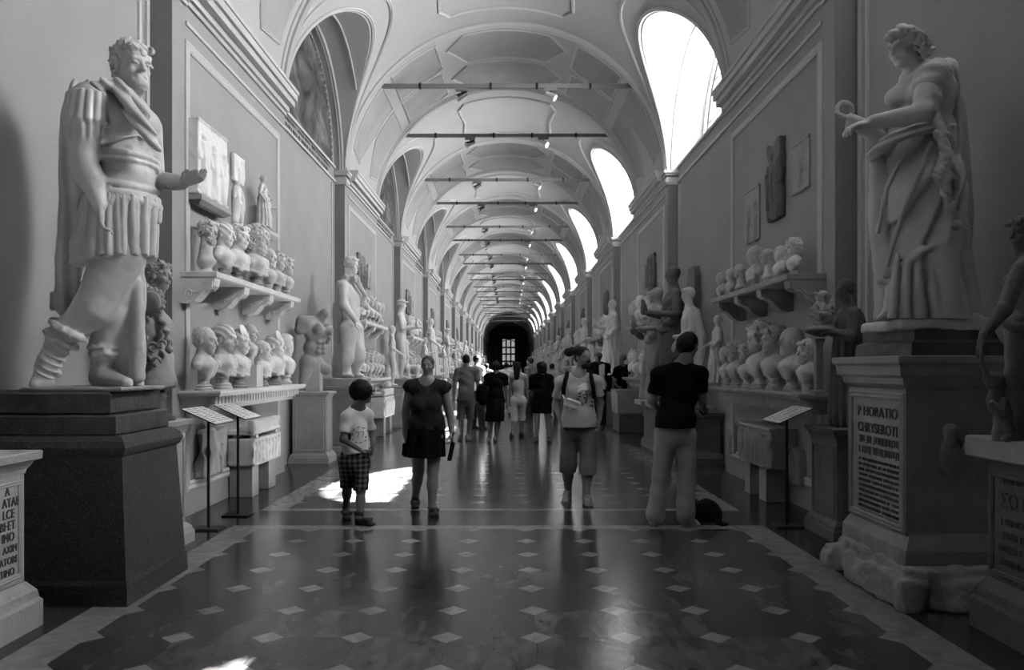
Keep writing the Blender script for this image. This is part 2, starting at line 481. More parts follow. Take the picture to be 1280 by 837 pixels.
class SDF:
    def __init__(s): s.ops = []
    def add(s, fn, lo, hi, k, op, disp):
        pad = abs(k)
        if disp is not None:
            g, a = disp; base = fn
            fn = lambda X, Y, Z: base(X, Y, Z) + g(X, Y, Z)
            pad += a
        s.ops.append((fn, np.array(lo, float) - pad, np.array(hi, float) + pad, k, op))
        return s
    def cap(s, a, b, ra, rb=None, k=.02, op='u', disp=None):
        a = np.array(a, float); b = np.array(b, float); rb = ra if rb is None else rb
        ba = b - a; l2 = max(float(ba @ ba), 1e-9); r = max(ra, rb)
        def fn(X, Y, Z):
            dx, dy, dz = X - a[0], Y - a[1], Z - a[2]
            t = np.clip((dx * ba[0] + dy * ba[1] + dz * ba[2]) / l2, 0, 1)
            return np.sqrt((dx - t * ba[0]) ** 2 + (dy - t * ba[1]) ** 2 + (dz - t * ba[2]) ** 2) - (ra + (rb - ra) * t)
        return s.add(fn, np.minimum(a, b) - r, np.maximum(a, b) + r, k, op, disp)
    def tube(s, pts, rad, k=.02, op='u', disp=None):
        n = len(pts) - 1; P = [np.array(q, float) for q in pts]
        Rr = list(rad) if isinstance(rad, (list, tuple)) else [rad] * (n + 1)
        def fn(X, Y, Z):
            out = None
            for i in range(n):
                a, ba = P[i], P[i + 1] - P[i]; l2 = max(float(ba @ ba), 1e-9)
                dx, dy, dz = X - a[0], Y - a[1], Z - a[2]
                t = np.clip((dx * ba[0] + dy * ba[1] + dz * ba[2]) / l2, 0, 1)
                d = np.sqrt((dx - t * ba[0]) ** 2 + (dy - t * ba[1]) ** 2 + (dz - t * ba[2]) ** 2) - (Rr[i] + (Rr[i + 1] - Rr[i]) * t)
                out = d if out is None else np.minimum(out, d)
            return out
        r = max(Rr)
        return s.add(fn, np.min(P, 0) - r, np.max(P, 0) + r, k, op, disp)
    def ell(s, c, r, R=None, k=.02, op='u', disp=None):
        c = np.array(c, float); r = np.array(r, float) * (np.ones(3))
        R = np.eye(3) if R is None else np.asarray(R, float)
        ext = np.sqrt(((R * r[None, :]) ** 2).sum(1))
        def fn(X, Y, Z):
            dx, dy, dz = X - c[0], Y - c[1], Z - c[2]
            q = [(dx * R[0, i] + dy * R[1, i] + dz * R[2, i]) / r[i] for i in range(3)]
            k0 = np.sqrt(q[0] ** 2 + q[1] ** 2 + q[2] ** 2) + 1e-6
            k1 = np.sqrt((q[0] / r[0]) ** 2 + (q[1] / r[1]) ** 2 + (q[2] / r[2]) ** 2) + 1e-6
            return k0 * (k0 - 1) / k1
        return s.add(fn, c - ext, c + ext, k, op, disp)
    def box(s, c, h, r=.005, R=None, k=.005, op='u', disp=None):
        c = np.array(c, float); h = np.array(h, float); R = np.eye(3) if R is None else np.asarray(R, float)
        ext = (np.abs(R) * h[None, :]).sum(1)
        def fn(X, Y, Z):
            dx, dy, dz = X - c[0], Y - c[1], Z - c[2]
            q = [np.abs(dx * R[0, i] + dy * R[1, i] + dz * R[2, i]) - h[i] + r for i in range(3)]
            out = np.sqrt(np.maximum(q[0], 0) ** 2 + np.maximum(q[1], 0) ** 2 + np.maximum(q[2], 0) ** 2)
            return out + np.minimum(np.maximum(q[0], np.maximum(q[1], q[2])), 0) - r
        return s.add(fn, c - ext, c + ext, k, op, disp)
    def plane(s, p, n, k=.0):
        """keep only the side the normal n points away from"""
        p = np.array(p, float); n = np.array(n, float); n /= np.linalg.norm(n)
        s.ops.append((lambda X, Y, Z: (X - p[0]) * n[0] + (Y - p[1]) * n[1] + (Z - p[2]) * n[2], None, None, k, 'i'))
        return s
    def wear(s, amp, f, seed=0.0):
        s.ops.append((lambda X, Y, Z: amp * waves(X, Y, Z, f, seed), None, None, 0, '+'))
        return s
    def mesh(s, h):
        us = [o for o in s.ops if o[4] == 'u']
        lo = np.min([o[1] for o in us], 0) - 2 * h; hi = np.max([o[2] for o in us], 0) + 2 * h
        n = np.ceil((hi - lo) / h).astype(int) + 1
        ax = [(lo[i] + h * np.arange(n[i])).astype(np.float32) for i in range(3)]
        D = np.full(n, 1.0, np.float32)
        for fn, a, b, k, op in s.ops:
            if a is None: i0, i1 = [0, 0, 0], list(n)
            else:
                i0 = np.clip(np.floor((a - lo) / h - 1.5), 0, n).astype(int); i1 = np.clip(np.ceil((b - lo) / h + 2.5), 0, n).astype(int)
                if np.any(i1 <= i0): continue
            sl = tuple(slice(i0[i], i1[i]) for i in range(3))
            X = ax[0][sl[0]][:, None, None]; Y = ax[1][sl[1]][None, :, None]; Z = ax[2][sl[2]][None, None, :]
            d = fn(X, Y, Z).astype(np.float32); o = D[sl]
            if op == 'u':
                if k > 0:
                    t = np.clip(.5 + .5 * (o - d) / k, 0, 1); D[sl] = o * (1 - t) + d * t - k * t * (1 - t)
                else: D[sl] = np.minimum(o, d)
            elif op == 's':
                k = max(k, 1e-4); t = np.clip(.5 - .5 * (o + d) / k, 0, 1); D[sl] = o * (1 - t) - d * t + k * t * (1 - t)
            elif op == 'i': D[sl] = np.maximum(o, d)
            else: D[sl] = o + d
        return surface_nets(D, lo, h)

def surface_nets(D, lo, h):
    D[0] = D[-1] = 1; D[:, 0] = D[:, -1] = 1; D[:, :, 0] = D[:, :, -1] = 1
    S = D < 0
    A = S[:-1, :-1, :-1].astype(np.int8)
    cnt = sum(S[i:S.shape[0] - 1 + i, j:S.shape[1] - 1 + j, k:S.shape[2] - 1 + k].astype(np.int8) for i in (0, 1) for j in (0, 1) for k in (0, 1))
    mask = (cnt > 0) & (cnt < 8)
    idx = np.argwhere(mask)
    if len(idx) == 0: return np.zeros((0, 3)), np.zeros((0, 4), int)
    G = np.full(mask.shape, -1, np.int64); G[mask] = np.arange(len(idx))
    cs = np.array([(i, j, k) for i in (0, 1) for j in (0, 1) for k in (0, 1)])
    val = np.stack([D[idx[:, 0] + c[0], idx[:, 1] + c[1], idx[:, 2] + c[2]] for c in cs], 1)
    P = np.zeros((len(idx), 3)); W_ = np.zeros(len(idx))
    for a in range(8):
        for b in range(a + 1, 8):
            if np.abs(cs[a] - cs[b]).sum() != 1: continue
            da, db = val[:, a], val[:, b]; m = (da < 0) != (db < 0)
            t = np.where(m, da / np.where(m, da - db, 1), 0)
            pt = cs[a][None] + t[:, None] * (cs[b] - cs[a])[None]
            P += pt * m[:, None]; W_ += m
    verts = lo + (idx + P / W_[:, None]) * h
    quads = []
    for ax in range(3):
        o1, o2 = (ax + 1) % 3, (ax + 2) % 3
        sa = [slice(None)] * 3; sb = [slice(None)] * 3; sa[ax] = slice(0, -1); sb[ax] = slice(1, None)
        ed = S[tuple(sa)] != S[tuple(sb)]
        e = np.argwhere(ed); inn = S[tuple(sa)][ed]
        ok = (e[:, o1] > 0) & (e[:, o2] > 0) & (e[:, o1] < mask.shape[o1]) & (e[:, o2] < mask.shape[o2])
        e, inn = e[ok], inn[ok]
        def cell(d1, d2):
            q = e.copy(); q[:, o1] += d1; q[:, o2] += d2; return G[q[:, 0], q[:, 1], q[:, 2]]
        q = np.stack([cell(-1, -1), cell(0, -1), cell(0, 0), cell(-1, 0)], 1)
        q[~inn] = q[~inn][:, ::-1]
        quads.append(q)
    q = np.concatenate(quads)
    return verts, q[(q >= 0).all(1)]

# ------------------------------------------------------------------ anatomy
def head(S, c, H, R, hair='short', beard=None, ears=True, face=True, seed=0.0, k=.012):
    """a head of height H at c (mid height); columns of R: forward, left, up"""
    c = np.array(c, float)
    P = lambda f, l, u: c + R @ (np.array((f, l, u)) * H)
    kk = .06 * H
    S.ell(P(-.05, 0, .12), np.array((.40, .31, .37)) * H, R, k=kk)
    S.ell(P(.09, 0, -.10), np.array((.27, .245, .37)) * H, R, k=kk)
    S.ell(P(.19, 0, -.36), np.array((.13, .13, .11)) * H, R, k=kk)
    if face:
        S.cap(P(.30, -.15, .10), P(.30, .15, .10), .06 * H, k=.04 * H)
        for s in (-1, 1):
            S.ell(P(.385, s * .125, .03), np.array((.07, .075, .05)) * H, R, k=.03 * H, op='s')
            S.ell(P(.30, s * .125, .03), np.array((.05, .06, .035)) * H, R, k=.01 * H)
            S.ell(P(.22, s * .17, -.12), np.array((.10, .07, .09)) * H, R, k=.05 * H)
        S.cap(P(.345, 0, .07), P(.425, 0, -.10), .032 * H, .05 * H, k=.03 * H)
        S.cap(P(.33, -.075, -.225), P(.33, .075, -.225), .04 * H, k=.02 * H)
        S.cap(P(.385, -.09, -.23), P(.385, .09, -.23), .014 * H, k=.01 * H, op='s')
    if ears:
        for s in (-1, 1): S.ell(P(-.03, s * .31, -.02), np.array((.075, .04, .13)) * H, R, k=.02 * H)
    if beard: S.ell(P(.17, 0, -.36), np.array((.20, .215, .21)) * H, R, k=.03 * H, disp=curls(.03 * H, 22 / H * .9, seed)); \
              S.cap(P(.385, -.08, -.225), P(.385, .08, -.225), .02 * H, k=.005, op='s')
    if hair: hairdo(S, c, H, R, hair, seed)
    return S

def hairdo(S, c, H, R, style, seed=0.0):
    P = lambda f, l, u: np.array(c, float) + R @ (np.array((f, l, u)) * H)
    E = lambda f, l, u, a, b, d, disp=None, k=.02: S.ell(P(f, l, u), np.array((a, b, d)) * H, R, k=k * H, disp=disp)
    if style == 'curly':
        E(-.10, 0, .17, .43, .365, .38, curls(.045 * H, 20 / H, seed)); E(-.2, 0, -.02, .28, .32, .26, curls(.045 * H, 20 / H, seed))
        S.cap(P(.26, -.2, .33), P(.26, .2, .33), .09 * H, k=.02 * H, disp=curls(.04 * H, 20 / H, seed))
    elif style == 'big':
        E(-.06, 0, .22, .48, .44, .44, curls(.06 * H, 16 / H, seed)); E(-.2, 0, -.1, .34, .42, .34, curls(.06 * H, 16 / H, seed))
    elif style == 'short':
        E(-.09, 0, .16, .405, .335, .36, lumps(.012 * H, 30 / H, seed)); E(-.2, 0, 0, .25, .3, .26, lumps(.012 * H, 30 / H, seed))
    elif style == 'bald':
        pass
    elif style == 'bun':
        E(-.08, 0, .16, .42, .35, .37, ridges(.018 * H, (.3, .7, .6), 34 / H, seed)); E(-.2, 0, 0, .27, .32, .27)
        E(-.50, 0, .0, .17, .18, .17, ridges(.02 * H, (0, .6, .8), 34 / H, seed))
    elif style == 'diadem':
        E(-.08, 0, .15, .42, .36, .37, ridges(.02 * H, (.3, .7, .6), 30 / H, seed)); E(-.38, 0, -.05, .2, .22, .24, ridges(.02 * H, (0, .6, .8), 30 / H, seed))
        S.ell(P(.12, 0, .42), np.array((.07, .34, .28)) * H, R @ rot_l(-20), k=.03 * H)
    elif style == 'veil':
        E(-.10, 0, .14, .44, .38, .42); S.cap(P(-.28, 0, .1), P(-.32, 0, -.75), .34 * H, .42 * H, k=.1 * H, disp=ridges(.02 * H, (.2, 1, 0), 26 / H, seed))
        S.ell(P(.28, 0, -.05), np.array((.2, .24, .40)) * H, R, k=.02 * H, op='s'); E(.06, 0, -.10, .27, .23, .37)
    elif style == 'tower':
        E(-.06, 0, .2, .42, .36, .38, curls(.04 * H, 20 / H, seed)); S.ell(P(.12, 0, .45), np.array((.2, .36, .26)) * H, R, k=.05 * H, disp=curls(.05 * H, 18 / H, seed))
        E(-.45, 0, .05, .2, .2, .2)
    elif style == 'long':
        E(-.08, 0, .16, .425, .36, .37, ridges(.015 * H, (.3, .8, .2), 34 / H, seed))
        S.cap(P(-.22, 0, 0), P(-.28, 0, -.95), .33 * H, .26 * H, k=.08 * H, disp=ridges(.02 * H, (.3, 1, 0), 30 / H, seed))
    elif style == 'hat':
        E(-.08, 0, .1, .42, .36, .33, curls(.03 * H, 20 / H, seed)); S.ell(P(-.02, 0, .34), np.array((.62, .6, .10)) * H, R, k=.04 * H); E(-.05, 0, .42, .36, .34, .2)
    elif style == 'helmet':
        E(-.06, 0, .2, .46, .39, .38); S.cap(P(.2, 0, .6), P(-.45, 0, .35), .06 * H, .05 * H, k=.08 * H)
        E(-.3, 0, -.1, .22, .33, .3)
def rot_l(deg):
    a = math.radians(deg); return np.array([[math.cos(a), 0, math.sin(a)], [0, 1, 0], [-math.sin(a), 0, math.cos(a)]])

def hand(S, w, d, n, size=.18, curl=.5, side=1, k=.008):
    """a hand from wrist w along d; n is the palm normal; side +1/-1 puts the thumb on one edge or the other"""
    w = np.array(w, float); d = np.array(d, float); d /= np.linalg.norm(d)
    n = np.array(n, float); n -= d * (n @ d); n /= np.linalg.norm(n); b = np.cross(n, d) * side
    s = size / .18; R = np.stack([d, b, n], 1)
    S.ell(w + d * .045 * s, np.array((.055, .042, .018)) * s, R, k=.015 * s)
    for i, (o, L) in enumerate(((.030, .075), (.010, .085), (-.010, .078), (-.028, .060))):
        p = w + d * .085 * s + b * o * s; c1 = curl * (.8 + .1 * i)
        q = p + (d * math.cos(c1 * .6) + n * math.sin(c1 * .6)) * L * .5 * s
        e = q + (d * math.cos(c1 * 1.7) + n * math.sin(c1 * 1.7)) * L * .5 * s
        S.cap(p, q, .0095 * s, .009 * s, k=.004 * s); S.cap(q, e, .009 * s, .0075 * s, k=.003 * s)
    p = w + d * .025 * s + b * .034 * s; q = p + (d * .7 + b * .55 + n * .35) * .045 * s; e = q + (d * .85 + n * .45) * .035 * s
    S.cap(p, q, .013 * s, .011 * s, k=.01 * s); S.cap(q, e, .011 * s, .009 * s, k=.004 * s)

def limb(S, a, b, c, r, k=.03, bulge=.0):
    """two-segment limb through the joint b with radii r = (at a, at b, at c)"""
    S.cap(a, b, r[0], r[1], k=k); S.cap(b, c, r[1], r[2], k=k)
    if bulge:
        a, b, c = (np.array(x, float) for x in (a, b, c)); S.ell(b * .68 + c * .32, np.array((r[1] * 1.02,) * 3) * (1 + bulge), k=k * 1.5)

def mid(a, b, t=.5): return np.array(a, float) * (1 - t) + np.array(b, float) * t

def torso(S, shA, shB, hiA, hiB, fwd, g=1.0, grow=0.0, chest=.115, belly=.105, k=.05, disp=None, neck=True, breast=0.0):
    """trunk between two shoulders and two hips, fwd is the way the chest faces"""
    shA, shB, hiA, hiB = (np.array(x, float) for x in (shA, shB, hiA, hiB))
    f = np.array(fwd, float); f /= np.linalg.norm(f)
    sm, hm = mid(shA, shB), mid(hiA, hiB); u = sm - hm; L = np.linalg.norm(u); u /= L
    w = np.linalg.norm(shA - shB) / 2; hw = np.linalg.norm(hiA - hiB) / 2
    l = np.cross(u, f); l /= np.linalg.norm(l); R = np.stack([np.cross(l, u), l, u], 1)
    S.ell(hm + u * L * .70 + f * .01, np.array((chest * g + grow, w * .86 + grow, L * .30 + grow)), R, k=k, disp=disp)
    S.ell(hm + u * L * .36 + f * .012, np.array((belly * g + grow, w * .76 * (.6 + .4 * g) + grow, L * .34 + grow)), R, k=k, disp=disp)
    S.ell(hm + u * L * .02 - f * .005, np.array((.115 * g + grow, hw + .075 * g + grow, .13 + grow)), R, k=k, disp=disp)
    S.cap(shA, shB, .058 * g + grow, k=k, disp=disp)
    S.cap(mid(sm, shA, .85), sm + u * .07, .045 + grow, .05 + grow, k=k); S.cap(mid(sm, shB, .85), sm + u * .07, .045 + grow, .05 + grow, k=k)
    if breast:
        for s in (-1, 1): S.ell(hm + u * L * .66 + f * (chest * g * .75) + l * s * w * .42, (breast + grow,) * 3, k=.04, disp=disp)
# ------------------------------------------------------------------ the gallery itself
def vx(th, inset=0.0): return XC + (VA - inset) * math.cos(th)
def vz(th, inset=0.0): return ZS + (VB - inset) * math.sin(th)
def vpt(th, y, inset=0.0): return (vx(th, inset), y, vz(th, inset))
def vn(th):
    n = Vector((-math.cos(th) / VA, 0, -math.sin(th) / VB)); return n.normalized()
YA = -2.0                                              # unseen dark wall added behind the camera to cut bounced light
ALLB = list(range(NB, 15))
ZSILL = 5.47

struct('floor', MB().box(XLR - .5, XWIN + .4, YA - .3, YEND + .3, -.3, 0).vf(), 'floor')

# walls: panelled stretches stand forward, recesses lie back
for n in ALLB:
    y = ybay(n)
    struct('wall_left', MB().box(XL - .9, XL, y, y + PANEL, -.05, ZS + .25).vf(), 'plaster')
    struct('wall_right', MB().box(XR, XWIN + .3, y, y + PANEL, -.05, ZS + .25).vf(), 'plaster')
    struct('wall_left', MB().box(XLR - .7, XLR, y + PANEL - .02, y + PER + .02, -.05, ZSILL + 2.6).vf(), 'plaster')
    struct('wall_right', MB().box(XRR, XWIN + .3, y + PANEL - .02, y + PER + .02, -.05, ZSILL).vf(), 'plaster')
struct('wall_added_dark', MB().box(XLR - .6, XWIN + .5, YA - .5, YA, -.1, 9).vf(), 'wood')  # added out of view, dark so it returns little light

# vault, cut by a lunette on both sides of every recess
cv = MB(); rev = MB()
def lun_x(phi, side):
    z = ZS + LH * math.sin(phi); c = math.sqrt(max(0, 1 - ((z - ZS) / VB) ** 2)); return XC + side * VA * c
for n in ALLB:
    y = ybay(n)
    th = [math.pi * k / 40 for k in range(41)]
    cv.quadgrid([[vpt(t, yy) for t in th] for yy in np.linspace(y, y + PANEL, 5)])
    cv.quadgrid([[(vx(t) * 1.0 + (0.25 * math.cos(t)), yy, vz(t) + .25 * math.sin(t)) for t in th] for yy in (y - .01, y + PANEL + .01)])
    yc = ylun(n)
    rows = []
    for k in range(33):
        phi = math.pi * k / 32; yy = yc + LR * math.cos(phi)
        t0 = math.asin(min(1, LH * math.sin(phi) / VB))
        rows.append([vpt(t0 + (math.pi - 2 * t0) * j / 36, yy) for j in range(37)])
    cv.quadgrid(rows, flip=True)
    for side, xb in ((-1, XLR - .02), (1, XWIN + .05)):
        g = []
        for k in range(33):
            phi = math.pi * k / 32; yy, zz = yc + LR * math.cos(phi), ZS + LH * math.sin(phi); x0 = lun_x(phi, side)
            g.append([(x0 + (xb - x0) * j / 4, yy, zz) for j in range(5)])
        rev.quadgrid(g, flip=(side < 0))
struct('ceiling', cv.vf(), 'vault', smooth=True)
lv = struct('ceiling_lunettes', rev.vf(), 'vault', smooth=True)
# roof slabs over the vault keep the daylight out
struct('roof', MB().box(XLR - 1.2, XWIN + .25, YA - .6, YEND + .6, ZS + VB + .3, ZS + VB + .6).box(XLR - 1.2, XLR - .6, YA - .6, YEND + .6, ZS - .3, ZS + VB + .4).vf(), 'plaster')

# outer window wall with arched openings, window frames and glass
WR, WH = 1.86, 1.82
for n in ALLB:
    yc = ylun(n); mb = MB()
    open_w = n in WINDOW_BAYS
    K = 28
    if open_w:
        inner = [(XWIN, yc + WR * math.cos(math.pi * k / K), ZSILL + .06 + WH * math.sin(math.pi * k / K)) for k in range(K + 1)]
        outer = [(XWIN, yc + 2.6 * math.cos(math.pi * k / K), ZSILL - .1 + 2.6 * math.sin(math.pi * k / K)) for k in range(K + 1)]
        mb.quadgrid([inner, outer]); mb.quadgrid([[(XWIN + .22, p[1], p[2]) for p in inner], inner])
        mb.box(XWIN, XWIN + .22, yc - 2.3, yc + 2.3, ZSILL - .5, ZSILL + .06)
        wf = MB()
        arc = [Vector((XWIN + .08, yc + (WR - .03) * math.cos(math.pi * k / K), ZSILL + .08 + (WH - .03) * math.sin(math.pi * k / K))) for k in range(K + 1)]
        wf.tube(arc, .035, 6)
        wf.box(XWIN + .05, XWIN + .11, yc - WR, yc + WR, ZSILL + .06, ZSILL + .13)
        for q in (-.6, -.2, .2, .6):
            hgt = WH * math.sqrt(1 - q * q); wf.box(XWIN + .06, XWIN + .1, yc + q * WR - .012, yc + q * WR + .012, ZSILL + .06, ZSILL + .06 + hgt)
        for q in (.36, .72):
            ww = WR * math.sqrt(1 - q * q); wf.box(XWIN + .065, XWIN + .095, yc - ww, yc + ww, ZSILL + .06 + q * WH - .012, ZSILL + .06 + q * WH + .012)
        w = struct('window_%d' % (n + 2), wf.vf(), 'winframe')
        gl = MB(); gp = [(XWIN + .14, yc + WR * math.cos(math.pi * k / K), ZSILL + .06 + WH * math.sin(math.pi * k / K)) for k in range(K + 1)]
        gl.v = gp; gl.f = [tuple(range(K + 1))]
        obj('window_glass', gl.vf(), 'glass', w)
        struct('window_wall', mb.vf(), 'vault')
    else:
        struct('window_wall', MB().box(XWIN, XWIN + .3, yc - 2.4, yc + 2.4, ZSILL - .5, ZSILL + 2.6).vf(), 'vault')

# mouldings: piers' capitals, cornices, string courses, frames, ribs and stucco frames of the vault
tn = [0]
def trim(vf, m='stucco', smooth=False):
    tn[0] += 1; return struct('trim_%d' % tn[0], vf, m, smooth)
for n in ALLB:
    y = ybay(n)
    far = n > 9
    mb = MB(); pk = MB()
    for s, xp, xr in ((1, XL, XLR), (-1, XR, XRR)):
        X = lambda d: xp + s * d                       # d metres out from the panel face into the room
        def bx(d0, d1, y0, y1, z0, z1):
            a, b = sorted((X(d0), X(d1))); mb.box(a, b, y0, y1, z0, z1)
        # pier on the panel's return, shade painted on its camera-facing side, and its capital
        a, b = sorted((xr - s * .02, X(0))); pk.box(a, b, y - .012, y, 0, ZS - .22)
        a, b = sorted((xr - s * .02, X(0)))
        for dz, g in ((-.24, .03), (-.20, .045), (-.16, .03), (-.06, .06), (-.02, .085)):
            mb.box(a - g, b + g, y - g, y + .30, ZS + dz, ZS + dz + (.06 if dz < -.1 else .045))
        # cornice along the panel
        for z0, z1, d in ((-.42, -.385, .02), (-.22, -.17, .03), (-.17, -.10, .07), (-.10, -.02, .15), (-.02, .07, .19), (.07, .12, .21)):
            bx(-.02, d, y + .30, y + PANEL, ZS + z0, ZS + z1)
        # string course below the lunette
        aa, bb = sorted((xr - s * .02, xr + s * .035)); mb.box(aa, bb, y + PANEL, y + PER, ZS - .20, ZS - .16); mb.box(aa, bb, y + PANEL, y + PER, ZSILL - .05, ZSILL + .0)
        # frame of the wall panel
        P = [(X(0), y + .34, .3), (X(0), y + PANEL - .36, .3), (X(0), y + PANEL - .36, ZS - .62), (X(0), y + .34, ZS - .62)]
        mb.ribbon(P, [(s, 0, 0)] * 4, .10, .03, closed=True)
        # upright mouldings on the recess wall beside the pier
        for dy in (-.10, -.26):
            aa, bb = sorted((xr, xr + s * .022)); mb.box(aa, bb, y + dy - .025, y + dy + .025, 0, ZS - .25)
    trim(pk.vf(), 'pier'); trim(mb.vf())
    # vault ribs and frames
    vb = MB(); fb = MB()
    NT = 36 if not far else 20
    def arc(t0, t1, yy, k=NT): return [t0 + (t1 - t0) * i / k for i in range(k + 1)]
    def rib(yy, w, h):
        ts = arc(.02, math.pi - .02, yy); vb.ribbon([vpt(t, yy) for t in ts], [vn(t) for t in ts], w, h)
    for yy, w, h in ((y + .08, .11, .06), (y + .26, .06, .035), (y + PANEL - .08, .11, .06), (y + PANEL - .26, .06, .035)): rib(yy, w, h)
    def field(loop, light=False, w=.05):
        """loop of (deg, y): framed sunk field on the vault"""
        dens = []
        for i in range(len(loop)):
            (a0, b0), (a1, b1) = loop[i], loop[(i + 1) % len(loop)]
            k = max(1, int(abs(a1 - a0) / 4))
            dens += [(math.radians(a0 + (a1 - a0) * j / k), b0 + (b1 - b0) * j / k) for j in range(k)]
        vb.ribbon([vpt(t, yy) for t, yy in dens], [vn(t) for t, _ in dens], w, .03, closed=True)
        if light: return
        # fill between the two y-chains at common angles
        ts = [t for t, _ in dens]; a, b = min(ts), max(ts); g = []
        for i in range(15):
            t = a + (b - a) * (i + .02) / 14.04; ys = []
            for j in range(len(dens)):
                (t0, y0), (t1, y1) = dens[j], dens[(j + 1) % len(dens)]
                if (t0 - t) * (t1 - t) <= 0 and t0 != t1: ys.append(y0 + (y1 - y0) * (t - t0) / (t1 - t0))
            if len(ys) >= 2: g.append([vpt(t, min(ys), .012), vpt(t, max(ys), .012)])
        fb.quadgrid(g)
    A, B = y + .42, y + PANEL / 2 - .10; C, D = y + PANEL / 2 + .10, y + PANEL - .42
    for (p, q) in ((A, B), (C, D)):
        e = (q - p) * .22
        field([(74, p), (106, p), (113, p + e * 1.6), (106, q), (74, q), (67, p + e * 1.6)])
        for m_ in (0, 1):
            f = (lambda d: 180 - d) if m_ else (lambda d: d)
            field([(f(43), p), (f(63), p), (f(64), q - e * .6), (f(60), q), (f(43), q)])
    for m_ in (0, 1):
        f = (lambda d: 180 - d) if m_ else (lambda d: d)
        field([(f(12), A + .12), (f(38), A), (f(38), B), (f(24), B), (f(10), B - .55)])
        field([(f(12), D - .12), (f(38), D), (f(38), C), (f(24), C), (f(10), C + .55)])
    yl = ylun(n)
    field([(70, yl - 1.55), (110, yl - 1.55), (113, yl - 1.2), (111, yl), (113, yl + 1.2), (110, yl + 1.55), (70, yl + 1.55), (67, yl + 1.2), (69, yl), (67, yl - 1.2)], light=True, w=.06)
    # bands round the lunette openings, on the vault and inside the reveal
    for side in (-1, 1):
        for rr, w in ((.05, .07), (.33, .06)):
            pts, nn = [], []
            for k in range(NT + 1):
                phi = math.radians(3) + math.radians(174) * k / NT
                zz = (LH + rr) * math.sin(phi); t0 = math.asin(min(1, zz / VB)); t = t0 if side > 0 else math.pi - t0
                yy = yl + min(LR + rr, LR + .0 + rr * math.sin(phi) * 1.3) * math.cos(phi)
                pts.append(vpt(t, yy)); nn.append(vn(t))
            vb.ribbon(pts, nn, w, .035)
        for dx, w in ((.14, .10), (.55, .04)):
            xb = (XLR + dx) if side < 0 else (XWIN - dx)
            pts, nn = [], []
            for k in range(NT + 1):
                phi = math.pi * k / NT
                if side * xb < side * lun_x(phi, side) + .03: continue
                pts.append((xb, yl + LR * math.cos(phi), ZS + LH * math.sin(phi))); nn.append((0, -math.cos(phi), -math.sin(phi)))
            if len(pts) > 2: vb.ribbon(pts, nn, w, .03)
    trim(vb.vf()); trim(fb.vf(), 'field')

# painted lunettes on the left wall with a toothed border
BAYW = ['zeroth', 'first', 'second', 'third', 'fourth', 'fifth', 'sixth', 'seventh', 'eighth', 'ninth', 'tenth', 'eleventh', 'twelfth', 'thirteenth', 'fourteenth']
for n in range(0, 14):
    yc = ylun(n); K = 28; rl = LR - .34; rh = LH - .30
    o = (XLR, yc, ZSILL)
    arcp = [(yc + rl * math.cos(math.pi * k / K), ZSILL + rh * math.sin(math.pi * k / K)) for k in range(K + 1)]
    mb = MB().prism(arcp, 'x', XLR + .012, XLR + .024)
    f_ = obj('lunette_fresco', mb.vf(), 'fresco', origin=o)
    tag(f_, 'dark faded fresco in the %s arched lunette on the left wall' % BAYW[n] if n else 'dark fresco in the lunette above the cuirassed emperor statue', 'fresco', 'frescoes in the left lunettes')
    b = MB()
    for k in range(46):
        ph = math.pi * (k + .5) / 46; yy, zz = yc + (rl + .05) * math.cos(ph), ZSILL + (rh + .05) * math.sin(ph)
        b.box(XLR + .012, XLR + .03, yy - .03, yy + .03, zz - .03, zz + .03)
    obj('toothed_border', b.vf(), 'pier', f_, origin=o)
    ib = MB()
    r = random.Random(n)
    for row in range(2):
        y = yc - 1.7 + .2 * row
        while y < yc + 1.7 - .2 * row:
            h = .06; z = ZS + .035 - row * .10
            ib.box(XLR + .012, XLR + .016, y, y + .012, z - h, z)
            if r.random() < .6: ib.box(XLR + .012, XLR + .016, y, y + .035, z - h * r.choice((.2, .6, 1)), z - h * .15 + .0)
            y += r.uniform(.035, .06) + (.05 if r.random() < .15 else 0)
    obj('painted_inscription', ib.vf(), 'letter', f_, origin=o)

# end wall with a dark portal and a glazed arched door
YE = YEND
eb = MB()
eb.box(XLR - .3, XC - 1.75, YE, YE + .4, -.1, 9); eb.box(XC + 1.75, XWIN + .3, YE, YE + .4, -.1, 9); eb.box(XC - 1.75, XC + 1.75, YE, YE + .4, 6.3, 9)
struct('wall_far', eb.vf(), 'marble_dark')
db = MB()
for s in (-1, 1):
    db.box(XC + s * 2.35 - .45, XC + s * 2.35 + .45, YE - .6, YE, 0, 6.6); db.box(XC + s * 1.6 - .12, XC + s * 1.6 + .12, YE - .2, YE + .1, 0, 6.3)
db.box(XC - 3.1, XC + 3.1, YE - .7, YE, 6.6, 7.3)
dr = struct('door_1', db.vf(), 'wood')
gb = MB()
for q in (-1.05, -.35, .35, 1.05): gb.box(XC + q - .11, XC + q + .11, YE - .05, YE + .05, 0, 5.6)
for z in (.1, 1.2, 2.3, 3.4, 4.4): gb.box(XC - 1.6, XC + 1.6, YE - .04, YE + .04, z, z + .24)
gb.tube([(XC + 1.45 * math.cos(math.pi * k / 20), YE, 4.4 + 1.3 * math.sin(math.pi * k / 20)) for k in range(21)], .07, 6)
obj('iron_gate', gb.vf(), 'black_metal', dr)
gp = MB(); gp.v = [(XC - 1.5, YE + .1, 0), (XC + 1.5, YE + .1, 0), (XC + 1.5, YE + .1, 5.9), (XC - 1.5, YE + .1, 5.9)]; gp.f = [(0, 1, 2, 3)]
obj('door_glass', gp.vf(), 'door_glass', dr)
